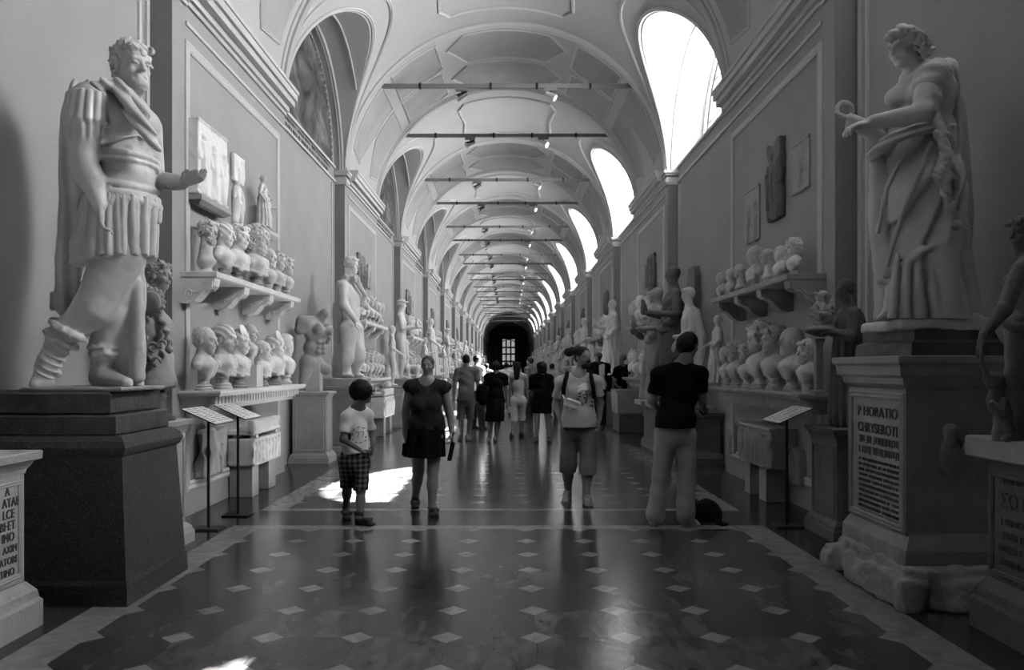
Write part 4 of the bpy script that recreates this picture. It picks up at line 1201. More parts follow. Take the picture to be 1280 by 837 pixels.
# (pixel x, pixel y of foot, pixel height, hair, beard, chest, yaw toward the camera<0, seed, label, material, extra)
zu, zl = 2.45, 1.27
rows = [
    (GUL, -3.07, zu, 0, [
        (259, 67, 'curly', True, 'neck', -22, 1, 'bearded curly head on a bare neck, nearest on the upper left shelf', 'marble', 0),
        (279, 70, 'bun', False, 'small', -4, 2, 'smooth female bust with tied hair, second on the upper left shelf', 'marble_clean', 1),
        (297, 73, 'curly', False, 'robe', -12, 3, 'draped bust of a curly-haired youth, third on the upper left shelf', 'marble_clean', 0),
        (320, 76, 'big', True, 'robe', -8, 4, 'wild-haired bearded bust, tallest on the upper left shelf', 'marble', 1),
        (335, 55, 'short', True, 'small', -16, 5, 'short bearded bust just right of the wild-haired bust, upper left shelf', 'marble', 0),
        (346, 54, 'curly', False, 'robe', -5, 6, 'small curly-haired draped bust, second from the far end of upper left shelf', 'marble', 1),
        (357, 51, 'curly', True, 'small', -12, 7, 'small curly bearded bust at the far end of the upper left shelf', 'marble', 0)]),
    (GLL, -3.02, zl, 0, [
        (255, 79, 'short', False, 'nude', -5, 11, 'large short-haired man\'s bust, nearest on the lower left ledge', 'marble', 1),
        (279, 80, 'bun', False, 'robe', -2, 12, 'draped female bust with hair bun, second on the lower left ledge', 'marble', 1),
        (298, 73, 'diadem', False, 'robe', -2, 13, 'female bust with a pointed diadem, third on the lower left ledge', 'marble_clean', 1),
        (312, 74, 'bald', False, 'nude', -6, 14, 'bald man\'s head raised on a square block, lower left ledge', 'marble', 2),
        (328, 56, 'short', False, 'robe', -3, 15, 'short boyish bust before the pair of diademed busts, lower left ledge', 'marble_clean', 1),
        (343, 63, 'diadem', False, 'robe', -2, 16, 'diademed female bust, second from the far end of the lower left ledge', 'marble_clean', 1),
        (357, 62, 'veil', False, 'small', -2, 17, 'veiled female bust at the far end of the lower left ledge', 'marble_clean', 0)]),
    (GUR, 2.96, 2.43, math.pi, [
        (902, 34, 'curly', False, 'small', 8, 21, 'small curly bust at the far end of the upper right shelf', 'marble', 0),
        (914, 36, 'short', False, 'small', 4, 22, 'small smooth bust, second from the far end of the upper right shelf', 'marble', 0),
        (925, 39, 'bald', True, 'neck', 4, 23, 'round bald head on a neck, third from the far end, upper right shelf', 'marble', 0),
        (944, 54, 'bun', False, 'robe', 2, 24, 'female bust with piled-up hair, tallest on the upper right shelf', 'marble', 1),
        (960, 46, 'long', False, 'neck', 2, 25, 'long-haired head right of the tallest bust on the upper right shelf', 'marble', 1),
        (975, 44, 'veil', False, 'small', 2, 26, 'veiled small bust, second nearest on the upper right shelf', 'marble_clean', 0),
        (993, 47, 'big', False, 'nude', 6, 27, 'flat-capped bust at the near end of the upper right shelf', 'marble_clean', 0)]),
    (GLR, 2.93, 1.25, math.pi, [
        (909, 50, 'bun', False, 'small', 2, 31, 'slim bust at the far end of the lower right ledge', 'marble', 1),
        (920, 57, 'curly', True, 'small', 10, 32, 'bearded bust, second from the far end of the lower right ledge', 'marble', 1),
        (934, 56, 'curly', True, 'nude', 16, 33, 'bearded bust directly left of the tall wreathed bust, lower right ledge', 'marble', 1),
        (950, 82, 'curly', True, 'nude', 24, 34, 'tall wreathed and bearded bust in the middle of the lower right ledge', 'marble', 1),
        (968, 79, 'curly', True, 'nude', 4, 35, 'long-bearded bust right of the tall wreathed bust, lower right ledge', 'marble', 1),
        (990, 79, 'short', True, 'nude', -2, 36, 'large smooth-haired bust second nearest on the lower right ledge', 'marble', 1),
        (1010, 66, 'curly', True, 'small', 10, 37, 'small curly bust at the near end of the lower right ledge', 'marble', 2)]),
]
for grp, xw, z, rz, lst in rows:
    for (px, hp, hair, beard, chest, yaw, seed, lab, m, soc) in lst:
        Y = xw * F / (px - CX); h = hp * Y / F
        bx = (seed == 14)
        y_ = yaw if rz == 0 else yaw
        loc = (xw, Y, z)
        if bx:
            bb = obj('bust_block', MB().bbox(-3.14, -2.9, Y - .12, Y + .12, z, z + .26, .008).vf(), 'marble_clean', origin=(xw, Y, z))
            tag(bb, 'square marble block under the bald head, lower left ledge', 'block'); loc = (xw, Y, z + .26); h -= .22
        if seed in (35, 37): bx = False
        b = bust(lab, loc, h, rz, hair, beard, chest, y_, seed, grp, m, socle=soc, tilt=-2, sm='marble_grey' if seed in (2, 3, 4, 13, 15, 16) else None)
        BP.append(b)
# slim draped figure and marble post on the right ledge
# ------------------------------------------------------------------ statues
def plane_fn(Y): return lambda px, py, dy=0.0: np.array(at(px, py, Y + dy))

# ---- the cuirassed emperor
p = plane_fn(5.5); U = 5.5 / F
emp = thing('emperor_statue', 'large marble statue of a bearded emperor in cuirass, on the dark granite pedestal', 'statue', tuple(p(120, 482)))
eo = tuple(emp.location)
S = SDF()
R = frame_from(yawf(-36, -5))
head(S, p(166, 84, -.04), .335, R, None, None, seed=4)
S.ell(p(166, 84, -.04) + R @ np.array((.06, 0, -.115)), (.075, .075, .065), R, k=.02, disp=lumps(.004, 70, 2))
S.cap(p(163, 106, -.03), p(151, 130, 0), .075, .095, k=.05)
RT = frame_from(yawf(-30))
S.ell(p(153, 158), (.17, .255, .25), RT, k=.05, disp=lumps(.006, 22, 1)); S.ell(p(156, 212), (.155, .205, .22), RT, k=.06)
for s_ in (-1, 1): S.ell(p(153, 152) + RT @ np.array((.10, s_ * .10, .0)), (.09, .105, .085), RT, k=.05)
S.ell(p(156, 222) + RT @ np.array((.06, 0, 0)), (.12, .14, .12), RT, k=.05)
def belt(c, a, b, r, n=24, dz=0, t0=-math.pi, t1=math.pi, disp=None):
    S.tube([c + RT @ np.array((a * math.cos(t), b * math.sin(t), dz * math.cos(t))) for t in np.linspace(t0, t1, n)], r, k=.012, disp=disp)
belt(p(155, 199), .165, .225, .024); belt(p(155, 206), .165, .222, .02); belt(p(157, 233), .165, .215, .018, dz=-.03)
S.ell(p(156, 238), (.172, .205, .14), RT, k=.03)
belt(p(156, 247), .178, .205, .034, dz=-.015); belt(p(156, 254), .188, .205, .03, dz=-.01)
S.tube([p(153, 158) + RT @ np.array((.172 - .5 * l_ * l_, l_, -.085 - .35 * abs(l_))) for l_ in np.linspace(-.16, .16, 9)], .008, k=.012)
for t in np.linspace(-1.9, 1.5, 11):                                    # lappets with heads below the belt
    c = p(157, 252) + RT @ np.array((.178 * math.cos(t), .222 * math.sin(t), -.05 * math.cos(t)))
    S.ell(c, (.026, .036, .045), k=.01, disp=lumps(.006, 60, t)); S.cap(c - np.array((0, 0, .03)), c - np.array((0, 0, .085)), .026, .022, k=.006)
# near shoulder: cloak over it, leather strips and frilled sleeve
S.ell(p(112, 132, -.20), (.13, .13, .15), k=.04)
for a in np.linspace(-2.6, .4, 9):
    c0 = p(112, 128, -.2) + np.array((.115 * math.cos(a), .115 * math.sin(a), .03)); S.cap(c0, c0 + np.array((-.01 + .02 * math.cos(a), .02 * math.sin(a), -.17)), .026, .030, k=.006)
S.cap(p(109, 150, -.22), p(107, 163, -.23), .112, .120, k=.02, disp=(lambda X, Y, Z, c=p(107, 160, -.23): .010 * np.sin(16 * np.arctan2(Y - c[1], X - c[0])), .012))
limb(S, p(109, 155, -.23), p(104, 203, -.27), p(125, 256, -.24), (.100, .080, .050), k=.03, bulge=.05)
hand(S, p(126, 258, -.24), p(131, 300, -.23) - p(126, 258, -.24), (1, .2, 0), .225, .55, 1)
S.cap(p(136, 236, -.2), p(147, 268, -.19), .026, .026, k=.004)
limb(S, p(184, 160, .2), p(192, 226, .24), p(226, 228, .14), (.10, .075, .052), k=.03)
hand(S, p(227, 228, .14), (1, -.25, .12), (0, .15, 1), .23, .5, -1)
S.cap(p(228, 222, .1), p(246, 214, .02), .018, k=.005)
# legs with boots
limb(S, p(150, 318, -.06), p(116, 386, -.12), p(78, 420, -.16), (.165, .118, .085), k=.04)
S.cap(p(80, 416, -.16), p(59, 456, -.2), .088, .062, k=.02); S.cap(p(60, 452, -.2), p(50, 476, -.21), .064, .052, k=.03); S.cap(p(57, 476, -.2), p(44, 480, -.26), .05, .036, k=.03)
for (x_, y_, r_) in ((86, 412, .135), (77, 424, .118), (60, 460, .085)):
    S.ell(p(x_, y_, -.17), (r_, r_ * .9, .035), np.stack([np.array((.83, 0, -.55)), np.array((0, 1, 0)), np.array((.55, 0, .83))], 1), k=.012, disp=lumps(.016, 50, x_))
for k_ in range(7):
    t_ = k_ / 6.0; c_ = p(80 - 24 * t_, 420 + 46 * t_, -.16 - .05 * t_); R_ = frame_from((.55, 0, .83)); r_ = .092 - .022 * t_
    S.ell(c_, (r_, r_, .012), np.stack([np.array((.83, 0, -.55)), np.array((0, 1, 0)), np.array((.55, 0, .83))], 1), k=.010)
limb(S, p(152, 318, .08), p(138, 392, .04), p(129, 434, .06), (.165, .118, .085), k=.04)
S.cap(p(130, 432, .06), p(127, 466, .06), .088, .066, k=.02); S.cap(p(126, 470, .06), p(158, 479, -.06), .068, .042, k=.03); S.cap(p(124, 474, .07), p(130, 478, .06), .06, k=.03)
S.ell(p(129, 434, .05), (.10, .10, .035), k=.012, disp=lumps(.014, 60, 1)); S.ell(p(130, 442, .04), (.092, .095, .05), k=.012, disp=lumps(.014, 60, 3))
S.tube([p(168, 350, .14), p(166, 420, .14), p(162, 478, .14)], [.075, .085, .10], k=.04, disp=lumps(.008, 16, 2)); S.tube([p(172, 352, .04), p(172, 470, .06)], [.03, .05], k=.03)
S.plane(p(0, 484.5, 0), (0, 0, -1)); S.wear(.002, 40, 2)
obj('figure', S.mesh(.0062), 'marble', emp, True, origin=eo)
S = SDF(); hairdo(S, p(166, 84, -.04), .335, R, 'curly', 4)
obj('curly_hair', S.mesh(.0062), 'marble', emp, True, origin=eo)
S = SDF()                                                              # pleated tunic skirt
ax = p(143, 300)
S.cap(p(156, 243), p(141, 348), .195, .255, k=.02, disp=folds(.028, 17, (ax[0], ax[1]), 1.0, 1.0))
S.plane(p(0, 343), (.12, 0, -1)); S.cap(p(150, 262), p(143, 312), .215, .245, k=.01, disp=folds(.03, 17, (ax[0], ax[1]), 2.0))
S.plane(p(0, 345), (.12, 0, -1)); S.plane(p(0, 249), (0, 0, 1)); S.wear(.003, 30, 5)
obj('tunic_skirt', S.mesh(.0062), 'marble', emp, True, origin=eo)
S = SDF()                                                              # cloak: rolled over the chest and hanging behind
S.tube([p(108, 116, -.24), p(128, 107, -.22), p(146, 108, -.16), p(158, 126, -.22), p(174, 152, -.24), p(190, 176, -.22), p(196, 184, -.18)], [.04, .046, .05, .046, .046, .044, .03], k=.015, disp=ridges(.011, (.7, 0, .7), 95, 1))
S.tube([p(140, 112, -.10), p(160, 118, -.12), p(180, 148, -.14)], [.05, .05, .04], k=.02, disp=ridges(.01, (.7, 0, .7), 75, 3))
S.tube([p(106, 122, -.12), p(98, 180, .02), p(92, 250, .06), p(85, 325, .08), p(82, 384, .08)], [.11, .105, .10, .095, .08], k=.03, disp=ridges(.016, (1, .4, 0), 62, 2, .4))
S.tube([p(128, 130, .15), p(118, 220, .22), p(112, 300, .2)], [.12, .13, .12], k=.04, disp=ridges(.016, (1, .2, 0), 55, 2, .4))
S.wear(.003, 30, 7)
obj('cloak', S.mesh(.009), 'marble', emp, True, origin=eo)
pb = MB().bbox(xat(36, 5.3), xat(178, 5.5), 5.2, 5.86, 1.345, 1.372, .008)
obj('plinth', pb.vf(), 'marble_grey', emp, origin=eo)

# ---- the draped woman on the right
p = plane_fn(5.5)
wo = thing('draped_woman_statue', 'tall marble statue of a draped woman looking down, on the inscribed right pedestal', 'statue', tuple(p(1155, 413)))
o = tuple(wo.location)
S = SDF(); R = frame_from(yawf(203, -14))
head(S, p(1130, 60, -.03), .275, R, None, seed=9)
S.cap(p(1138, 76, -.02), p(1154, 98, 0), .062, .085, k=.05)
RT = frame_from(yawf(200))
limb(S, p(1163, 94, -.18), p(1155, 142, -.24), p(1090, 153, -.16), (.085, .072, .046), k=.03)
hand(S, p(1088, 153, -.16), (-1, .15, -.15), (.1, .3, -1), .21, .7, 1)
limb(S, p(1146, 104, .2), p(1132, 150, .24), p(1086, 160, .06), (.08, .065, .045), k=.03)
hand(S, p(1085, 160, .06), (-1, -.1, .35), (0, -.4, -1), .2, .6, -1)
S.tube([p(1108, 186, -.03), p(1090, 166, -.05), p(1066, 150, -.04)], [.068, .055, .042], k=.01, disp=lumps(.006, 40, 1))
S.tube([p(1056, 137, -.04) + np.array((.052 * math.cos(t), 0, .052 * math.sin(t))) for t in np.linspace(0, 6.3, 14)], .014, k=.004, disp=lumps(.005, 70, 2))
S.cap(p(1066, 150, -.05), p(1044, 140, -.06), .014, .010, k=.004)
S.cap(p(1113, 394, -.12), p(1102, 399, -.17), .05, .032, k=.02); S.cap(p(1113, 394, -.10), p(1150, 150, 0), .05, .10, k=.03)
S.plane(p(0, 402), (0, 0, -1)); S.wear(.002, 40, 1)
obj('figure', S.mesh(.0062), 'marble', wo, True, origin=o)
S = SDF(); hairdo(S, p(1130, 60, -.03), .275, R, 'bun', 3); S.tube([p(1112, 47, -.12), p(1128, 38, -.16), p(1148, 46, -.14), p(1158, 64, -.1)], [.03, .042, .042, .04], k=.02, disp=curls(.015, 60, 1))
obj('wavy_hair', S.mesh(.0062), 'marble', wo, True, origin=o)
S = SDF(); ax = p(1150, 300)
S.ell(p(1155, 122), (.155, .22, .24), RT, k=.06, disp=ridges(.008, (.6, .6, -.5), 60, 1))
for s_ in (-1, 1): S.ell(p(1152, 122) + RT @ np.array((.10, s_ * .10, .01)), (.085, .085, .08), RT, k=.04, disp=ridges(.006, (.6, .6, -.5), 60, 2))
S.cap(p(1168, 92, -.14), p(1140, 98, .18), .085, k=.05); S.cap(p(1164, 96, -.18), p(1160, 120, -.2), .098, .088, k=.03, disp=ridges(.006, (.3, .3, .9), 60, 1))
S.cap(p(1152, 165), p(1148, 235), .19, .265, k=.05, disp=ridges(.018, (.86, .3, -.42), 52, .5, .9))
S.cap(p(1148, 235), p(1152, 320), .27, .27, k=.05, disp=ridges(.02, (.86, .3, -.42), 50, .5, .9))
S.cap(p(1152, 320), p(1158, 392), .265, .30, k=.05, disp=folds(.036, 10, (ax[0] + .03, ax[1]), 1.5, 0.0))
S.tube([p(1090, 194, -.05), p(1098, 186, -.2), p(1120, 172, -.27), p(1142, 162, -.27), p(1166, 158, -.22), p(1186, 160, -.1)], [.032, .04, .042, .04, .036, .03], k=.03, disp=ridges(.008, (-.3, 0, .95), 130, 1, .3))
for (x0, y0, x1, y1, x2, y2, r_) in ((1164, 178, 1132, 255, 1106, 338, .016), (1134, 184, 1108, 235, 1098, 290, .016), (1200, 290, 1150, 316, 1108, 345, .022)):
    S.tube([p(x0, y0, -.25), p(x1, y1, -.285), p(x2, y2, -.16)], [r_ * .7, r_, r_ * .8], k=.05)
S.tube([p(1097, 200, -.02), p(1098, 270, -.04), p(1103, 346, -.06)], [.045, .06, .05], k=.03, disp=ridges(.01, (1, .5, 0), 60, 3))
for (x0, x1, r_) in ((1118, 1116, .030), (1131, 1132, .034), (1144, 1150, .036), (1160, 1172, .036), (1176, 1194, .036), (1190, 1208, .036)):
    S.tube([p(x0 + 4, 318, -.24), p((x0 + x1) / 2, 360, -.27), p(x1, 396, -.27)], [r_ * .5, r_, r_ * 1.15], k=.018)
S.plane(p(0, 401), (0, 0, -1)); S.wear(.003, 30, 6)
obj('robe', S.mesh(.0062), 'marble', wo, True, origin=o)
S = SDF()
S.tube([p(1176, 92, .0), p(1188, 150, .02), p(1197, 215, .02), p(1203, 275, .0), p(1206, 310, -.02)], [.10, .085, .075, .07, .04], k=.03, disp=ridges(.014, (1, .5, 0), 60, 1))
S.tube([p(1168, 136, -.27), p(1176, 160, -.3), p(1182, 190, -.3), p(1178, 215, -.3), p(1182, 240, -.28), p(1188, 280, -.25), p(1206, 292, -.2), p(1203, 328, -.2)], [.022, .03, .035, .05, .035, .03, .045, .012], k=.02, disp=curls(.012, 45, 3))
S.tube([p(1180, 150, -.26), p(1192, 190, -.26), p(1186, 205, -.3), p(1196, 222, -.26), p(1198, 260, -.2)], [.025, .03, .032, .02, .02], k=.02, disp=lumps(.01, 40, 1))
S.wear(.003, 30, 3)
obj('mantle', S.mesh(.0062), 'marble', wo, True, origin=o)
S = SDF(); S.box(p(1160, 408), (.33, .30, .036), .02, disp=lumps(.012, 18, 1)); S.ell(p(1196, 398, -.1), (.13, .2, .06), k=.03, disp=lumps(.01, 18, 3)); S.wear(.004, 24, 2)
obj('plinth', S.mesh(.012), 'marble', wo, True, origin=o)

# ---- cuirassed half figure behind the emperor
p = plane_fn(6.72)
cu = thing('cuirassed_bust', 'dark marble cuirassed half figure in profile behind the emperor statue', 'bust', tuple(p(197, 520))); o = tuple(cu.location)
S = SDF(); R = frame_from(yawf(-6))
head(S, p(199, 345), .25, R, 'curly', seed=6)
S.cap(p(196, 362), p(190, 386), .06, .08, k=.04)
RT = frame_from(yawf(-18))
S.ell(p(190, 412), (.155, .20, .17), RT, k=.05); S.ell(p(191, 448), (.145, .185, .16), RT, k=.05, disp=lumps(.01, 22, 2)); S.cap(p(191, 455), p(192, 478), .15, .18, k=.04, disp=lumps(.008, 24, 2))
S.ell(p(188, 377, -.19), (.115, .04, .115), k=.006); S.ell(p(188, 377, -.225), (.085, .02, .085), k=.004)
for k_ in range(16):
    a = 2 * math.pi * k_ / 16; S.ell(p(188, 377, -.19) + np.array((.112 * math.cos(a), 0, .112 * math.sin(a))), (.016,) * 3, k=.006)
for (x0, y0, r_) in ((180, 424, .03), (192, 434, .035), (203, 430, .03), (196, 452, .035), (184, 450, .03)):
    c = p(x0, y0, -.17); S.tube([c + np.array((r_ * math.cos(t), -.005, r_ * math.sin(t))) for t in np.linspace(0, 4.6, 8)], .012, k=.008)
S.tube([p(198, 392, -.12), p(208, 412, -.13), p(212, 440, -.1)], .025, k=.015, disp=ridges(.008, (0, 0, 1), 80, 1))
S.plane(p(205, 487), (.35, 0, -1)); S.wear(.003, 32, 4)
obj('half_figure', S.mesh(.0062), 'marble_grey', cu, True, origin=o)
obj('socle', MB().lathe([(.14, 0), (.14, .03), (.10, .05), (.06, .08), (.055, .16), (.07, .2), (.05, .26)], (p(197, 520)[0], 6.72, 1.06), 18).vf(), 'marble_dark', cu, True, origin=o)
cu.location.z = 1.06
for ch in cu.children:
    ch.location.z += o[2] - 1.06

# ---- servant boy with a dish, right
p = plane_fn(7.22)
sb = thing('servant_boy_statue', 'dark statue of a tunic-clad boy holding out a round dish, right wall', 'statue', (p(1058, 0)[0], 7.22, .97)); o = tuple(sb.location)
S = SDF(); R = frame_from(yawf(188, -6))
head(S, p(1056, 362), .195, R, 'short', seed=3)
S.cap(p(1058, 374), p(1061, 388), .045, .06, k=.03)
RT = frame_from(yawf(190))
S.ell(p(1062, 404), (.115, .155, .15), RT, k=.04, disp=ridges(.006, (1, .4, .2), 60, 1)); S.cap(p(1062, 415), p(1062, 520), .125, .17, k=.04, disp=folds(.018, 12, tuple(p(1062, 420)[:2]), 1))
limb(S, p(1068, 392, -.14), p(1066, 420, -.2), p(1042, 415, -.12), (.06, .05, .035), k=.02); limb(S, p(1058, 394, .14), p(1056, 420, .2), p(1040, 416, .1), (.055, .045, .035), k=.02)
hand(S, p(1042, 415, -.12), (-1, .1, 0), (0, 0, -1), .14, .4); S.plane(p(0, 533.5), (0, 0, -1)); S.wear(.002, 40, 1)
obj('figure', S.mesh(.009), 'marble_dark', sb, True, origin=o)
pc = p(1027, 414)
obj('dish', MB().lathe([(.03, -.05), (.06, -.04), (.14, -.01), (.155, .015), (.14, .012), (.1, 0)], pc, 22).vf(), 'marble_dark', sb, True, origin=o)
S = SDF(); S.ell(pc + np.array((0, 0, .13)), (.10, .10, .14), k=.02, disp=curls(.02, 40, 2)); S.ell(pc + np.array((.01, 0, .3)), (.06, .06, .065), k=.03, disp=curls(.012, 50, 1)); S.ell(pc + np.array((.0, 0, .02)), (.12, .12, .04), k=.02)
obj('heaped_fruit', S.mesh(.009), 'marble_grey', sb, True, origin=o)
po = p(1023, 457)
mp_ = obj('marble_post', MB().mould(po[0] - .03, po[0] + .03, po[1] - .03, po[1] + .03, [(1.25, .015), (1.29, .015), (1.30, 0), (1.70, 0), (1.73, .012), (po[2] + .245, .015)]).vf(), 'marble_grey', origin=(po[0], po[1], 1.25))
tag(mp_, 'slim marble post under the dish of the servant boy statue', 'post')

# ---- nude youth on the right edge altar
p = plane_fn(4.32)
yo = thing('nude_youth_statue', 'small nude youth statue cut by the right frame edge, arm lowered', 'statue', (p(1268, 0)[0], 4.3, 1.0)); o = tuple(yo.location)
S = SDF(); R = frame_from(yawf(195, -4))
head(S, p(1279, 292), .185, R, 'curly', seed=12)
S.cap(p(1282, 306), p(1288, 322), .042, .055, k=.03)
torso(S, p(1281, 336, -.11), p(1292, 334, .14), p(1276, 408, -.07), p(1284, 408, .08), yawf(200), g=.8, k=.04)
limb(S, p(1275, 338, -.12), p(1256, 386, -.16), p(1230, 418, -.14), (.046, .038, .026), k=.02); hand(S, p(1229, 419, -.14), (-.3, 0, -1), (1, 0, 0), .13, .3, 1)
limb(S, p(1278, 410, -.06), p(1272, 470, -.10), p(1274, 538, -.06), (.085, .058, .036), k=.03, bulge=.05); S.cap(p(1276, 546, -.06), p(1258, 549, -.1), .035, .025, k=.02)
limb(S, p(1290, 410, .08), p(1284, 472, .05), p(1298, 536, .1), (.085, .058, .036), k=.03, bulge=.05); S.cap(p(1298, 546, .1), p(1280, 549, .06), .035, .025, k=.02)
S.tube([p(1262, 404, -.12), p(1272, 410, -.17), p(1290, 408, -.14)], [.03, .035, .03], k=.015, disp=ridges(.006, (.4, 0, .9), 80, 1))
S.plane(p(0, 550), (0, 0, -1)); S.wear(.0015, 45, 2)
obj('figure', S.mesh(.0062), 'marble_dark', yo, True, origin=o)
S = SDF()
S.tube([p(1228, 436, -.12), p(1227, 455, -.1), p(1234, 470, -.08)], [.008, .010, .016], k=.005)
S.ell(p(1240, 474, -.06), (.045, .04, .035), k=.02); S.tube([p(1246, 478, -.06), p(1250, 500, -.04), p(1256, 530, -.04), p(1256, 549, -.04)], [.045, .06, .05, .06], k=.03, disp=lumps(.012, 34, 1))
S.tube([p(1240, 505, -.08), p(1250, 515, -.1), p(1258, 500, -.08)], .02, k=.015); S.tube([p(1238, 482, -.08), p(1262, 482, -.08)], .02, k=.015)
S.plane(p(0, 550), (0, 0, -1)); obj('carved_support', S.mesh(.0062), 'marble_dark', yo, True, origin=o)
obj('plinth', MB().bbox(xat(1246, 4.3), xat(1246, 4.3) + .52, 4.02, 4.6, 1.0, zat(549, 4.3), .01).vf(), 'marble_grey', yo, origin=o)

# ---- hunched torso on the left altar
p = plane_fn(12.9)
ht = thing('hunched_torso', 'hunched headless marble torso on a block, left recess', 'statue', (p(392, 0)[0], 12.9, 1.12)); o = tuple(ht.location)
S = SDF(); RT = frame_from(yawf(-25))
S.cap(p(384, 405, -.16), p(404, 404, .16), .13, k=.06); S.ell(p(396, 417), (.15, .25, .17), frame_from(yawf(-30, 18)), k=.05)
for q_ in (-1, 1): S.ell(p(397, 412) + frame_from(yawf(-30)) @ np.array((.12, q_ * .10, 0)), (.09, .11, .09), k=.05)
S.ell(p(392, 434), (.14, .19, .16), RT, k=.06)
for q_ in range(3):
    for e_ in (-1, 1): S.ell(p(394, 428 + 6 * q_) + RT @ np.array((.12, e_ * .055, 0)), (.04, .05, .036), k=.03)
S.ell(p(389, 452), (.16, .21, .15), RT, k=.05); S.cap(p(384, 456, -.12), p(379, 478, -.2), .125, .07, k=.05); S.cap(p(396, 456, .05), p(408, 462, .02), .12, .085, k=.05)
S.cap(p(378, 402, -.2), p(375, 412, -.22), .10, .085, k=.04); S.cap(p(400, 398, 0), p(406, 391, -.05), .085, .07, k=.04); S.cap(p(409, 428, -.05), p(412, 422, -.08), .03, k=.02)
S.wear(.006, 18, 4); obj('torso', S.mesh(.011), 'marble_grey', ht, True, origin=o)
c = p(393, 470)
obj('support_block', MB().bbox(c[0] - .11, c[0] + .11, 12.78, 13.0, 1.12, 1.56, .01).vf(), 'marble', ht, origin=o)

# ---- bearded nude statue behind the boy
p = plane_fn(14.2)
he = thing('bearded_nude_statue', 'nude bearded male statue with a cloak, on the pedestal behind the boy', 'statue', (p(438, 0)[0], 14.2, 1.32)); o = tuple(he.location)
S = SDF(); R = frame_from(yawf(-18, -4))
head(S, p(440, 331), .285, R, 'curly', True, seed=14)
S.cap(p(438, 340), p(436, 350), .075, .09, k=.04)
torso(S, p(430, 355, -.22), p(446, 355, .22), p(434, 410, -.13), p(444, 410, .13), yawf(-25), g=1.25, k=.06)
limb(S, p(430, 356, -.25), p(430, 380, -.3), p(444, 400, -.25), (.085, .07, .05), k=.04); hand(S, p(444, 401, -.25), (.2, 0, -1), (1, 0, 0), .2, .4)
limb(S, p(447, 357, .25), p(453, 378, .26), p(459, 384, .05), (.08, .065, .05), k=.04)
limb(S, p(436, 412, -.1), p(434, 440, -.1), p(432, 465, -.06), (.15, .10, .065), k=.05, bulge=.06); S.cap(p(432, 469, -.06), p(440, 470, -.14), .065, .04, k=.04)
limb(S, p(444, 412, .12), p(449, 439, .05), p(446, 464, .1), (.15, .10, .065), k=.05, bulge=.06); S.cap(p(446, 469, .1), p(453, 470, .0), .065, .04, k=.04)
S.tube([p(428, 410, .3), p(427, 470, .3)], [.15, .17], k=.06, disp=lumps(.02, 12, 1))
S.plane((0, 0, 1.32), (0, 0, -1)); S.wear(.003, 26, 2); obj('figure', S.mesh(.0135), 'marble_clean', he, True, origin=o)
S = SDF(); S.tube([p(443, 349, -.16), p(434, 346, -.15), p(427, 352, -.1), p(424, 380, .15), p(424, 430, .25)], [.035, .045, .06, .10, .1], k=.05, disp=ridges(.02, (1, .4, .2), 40, 1))
S.tube([p(444, 346, -.1), p(452, 360, -.05), p(456, 372, .1)], [.045, .045, .04], k=.03, disp=ridges(.012, (.6, 0, .6), 60, 1))
obj('cloak', S.mesh(.0135), 'marble', he, True, origin=o)

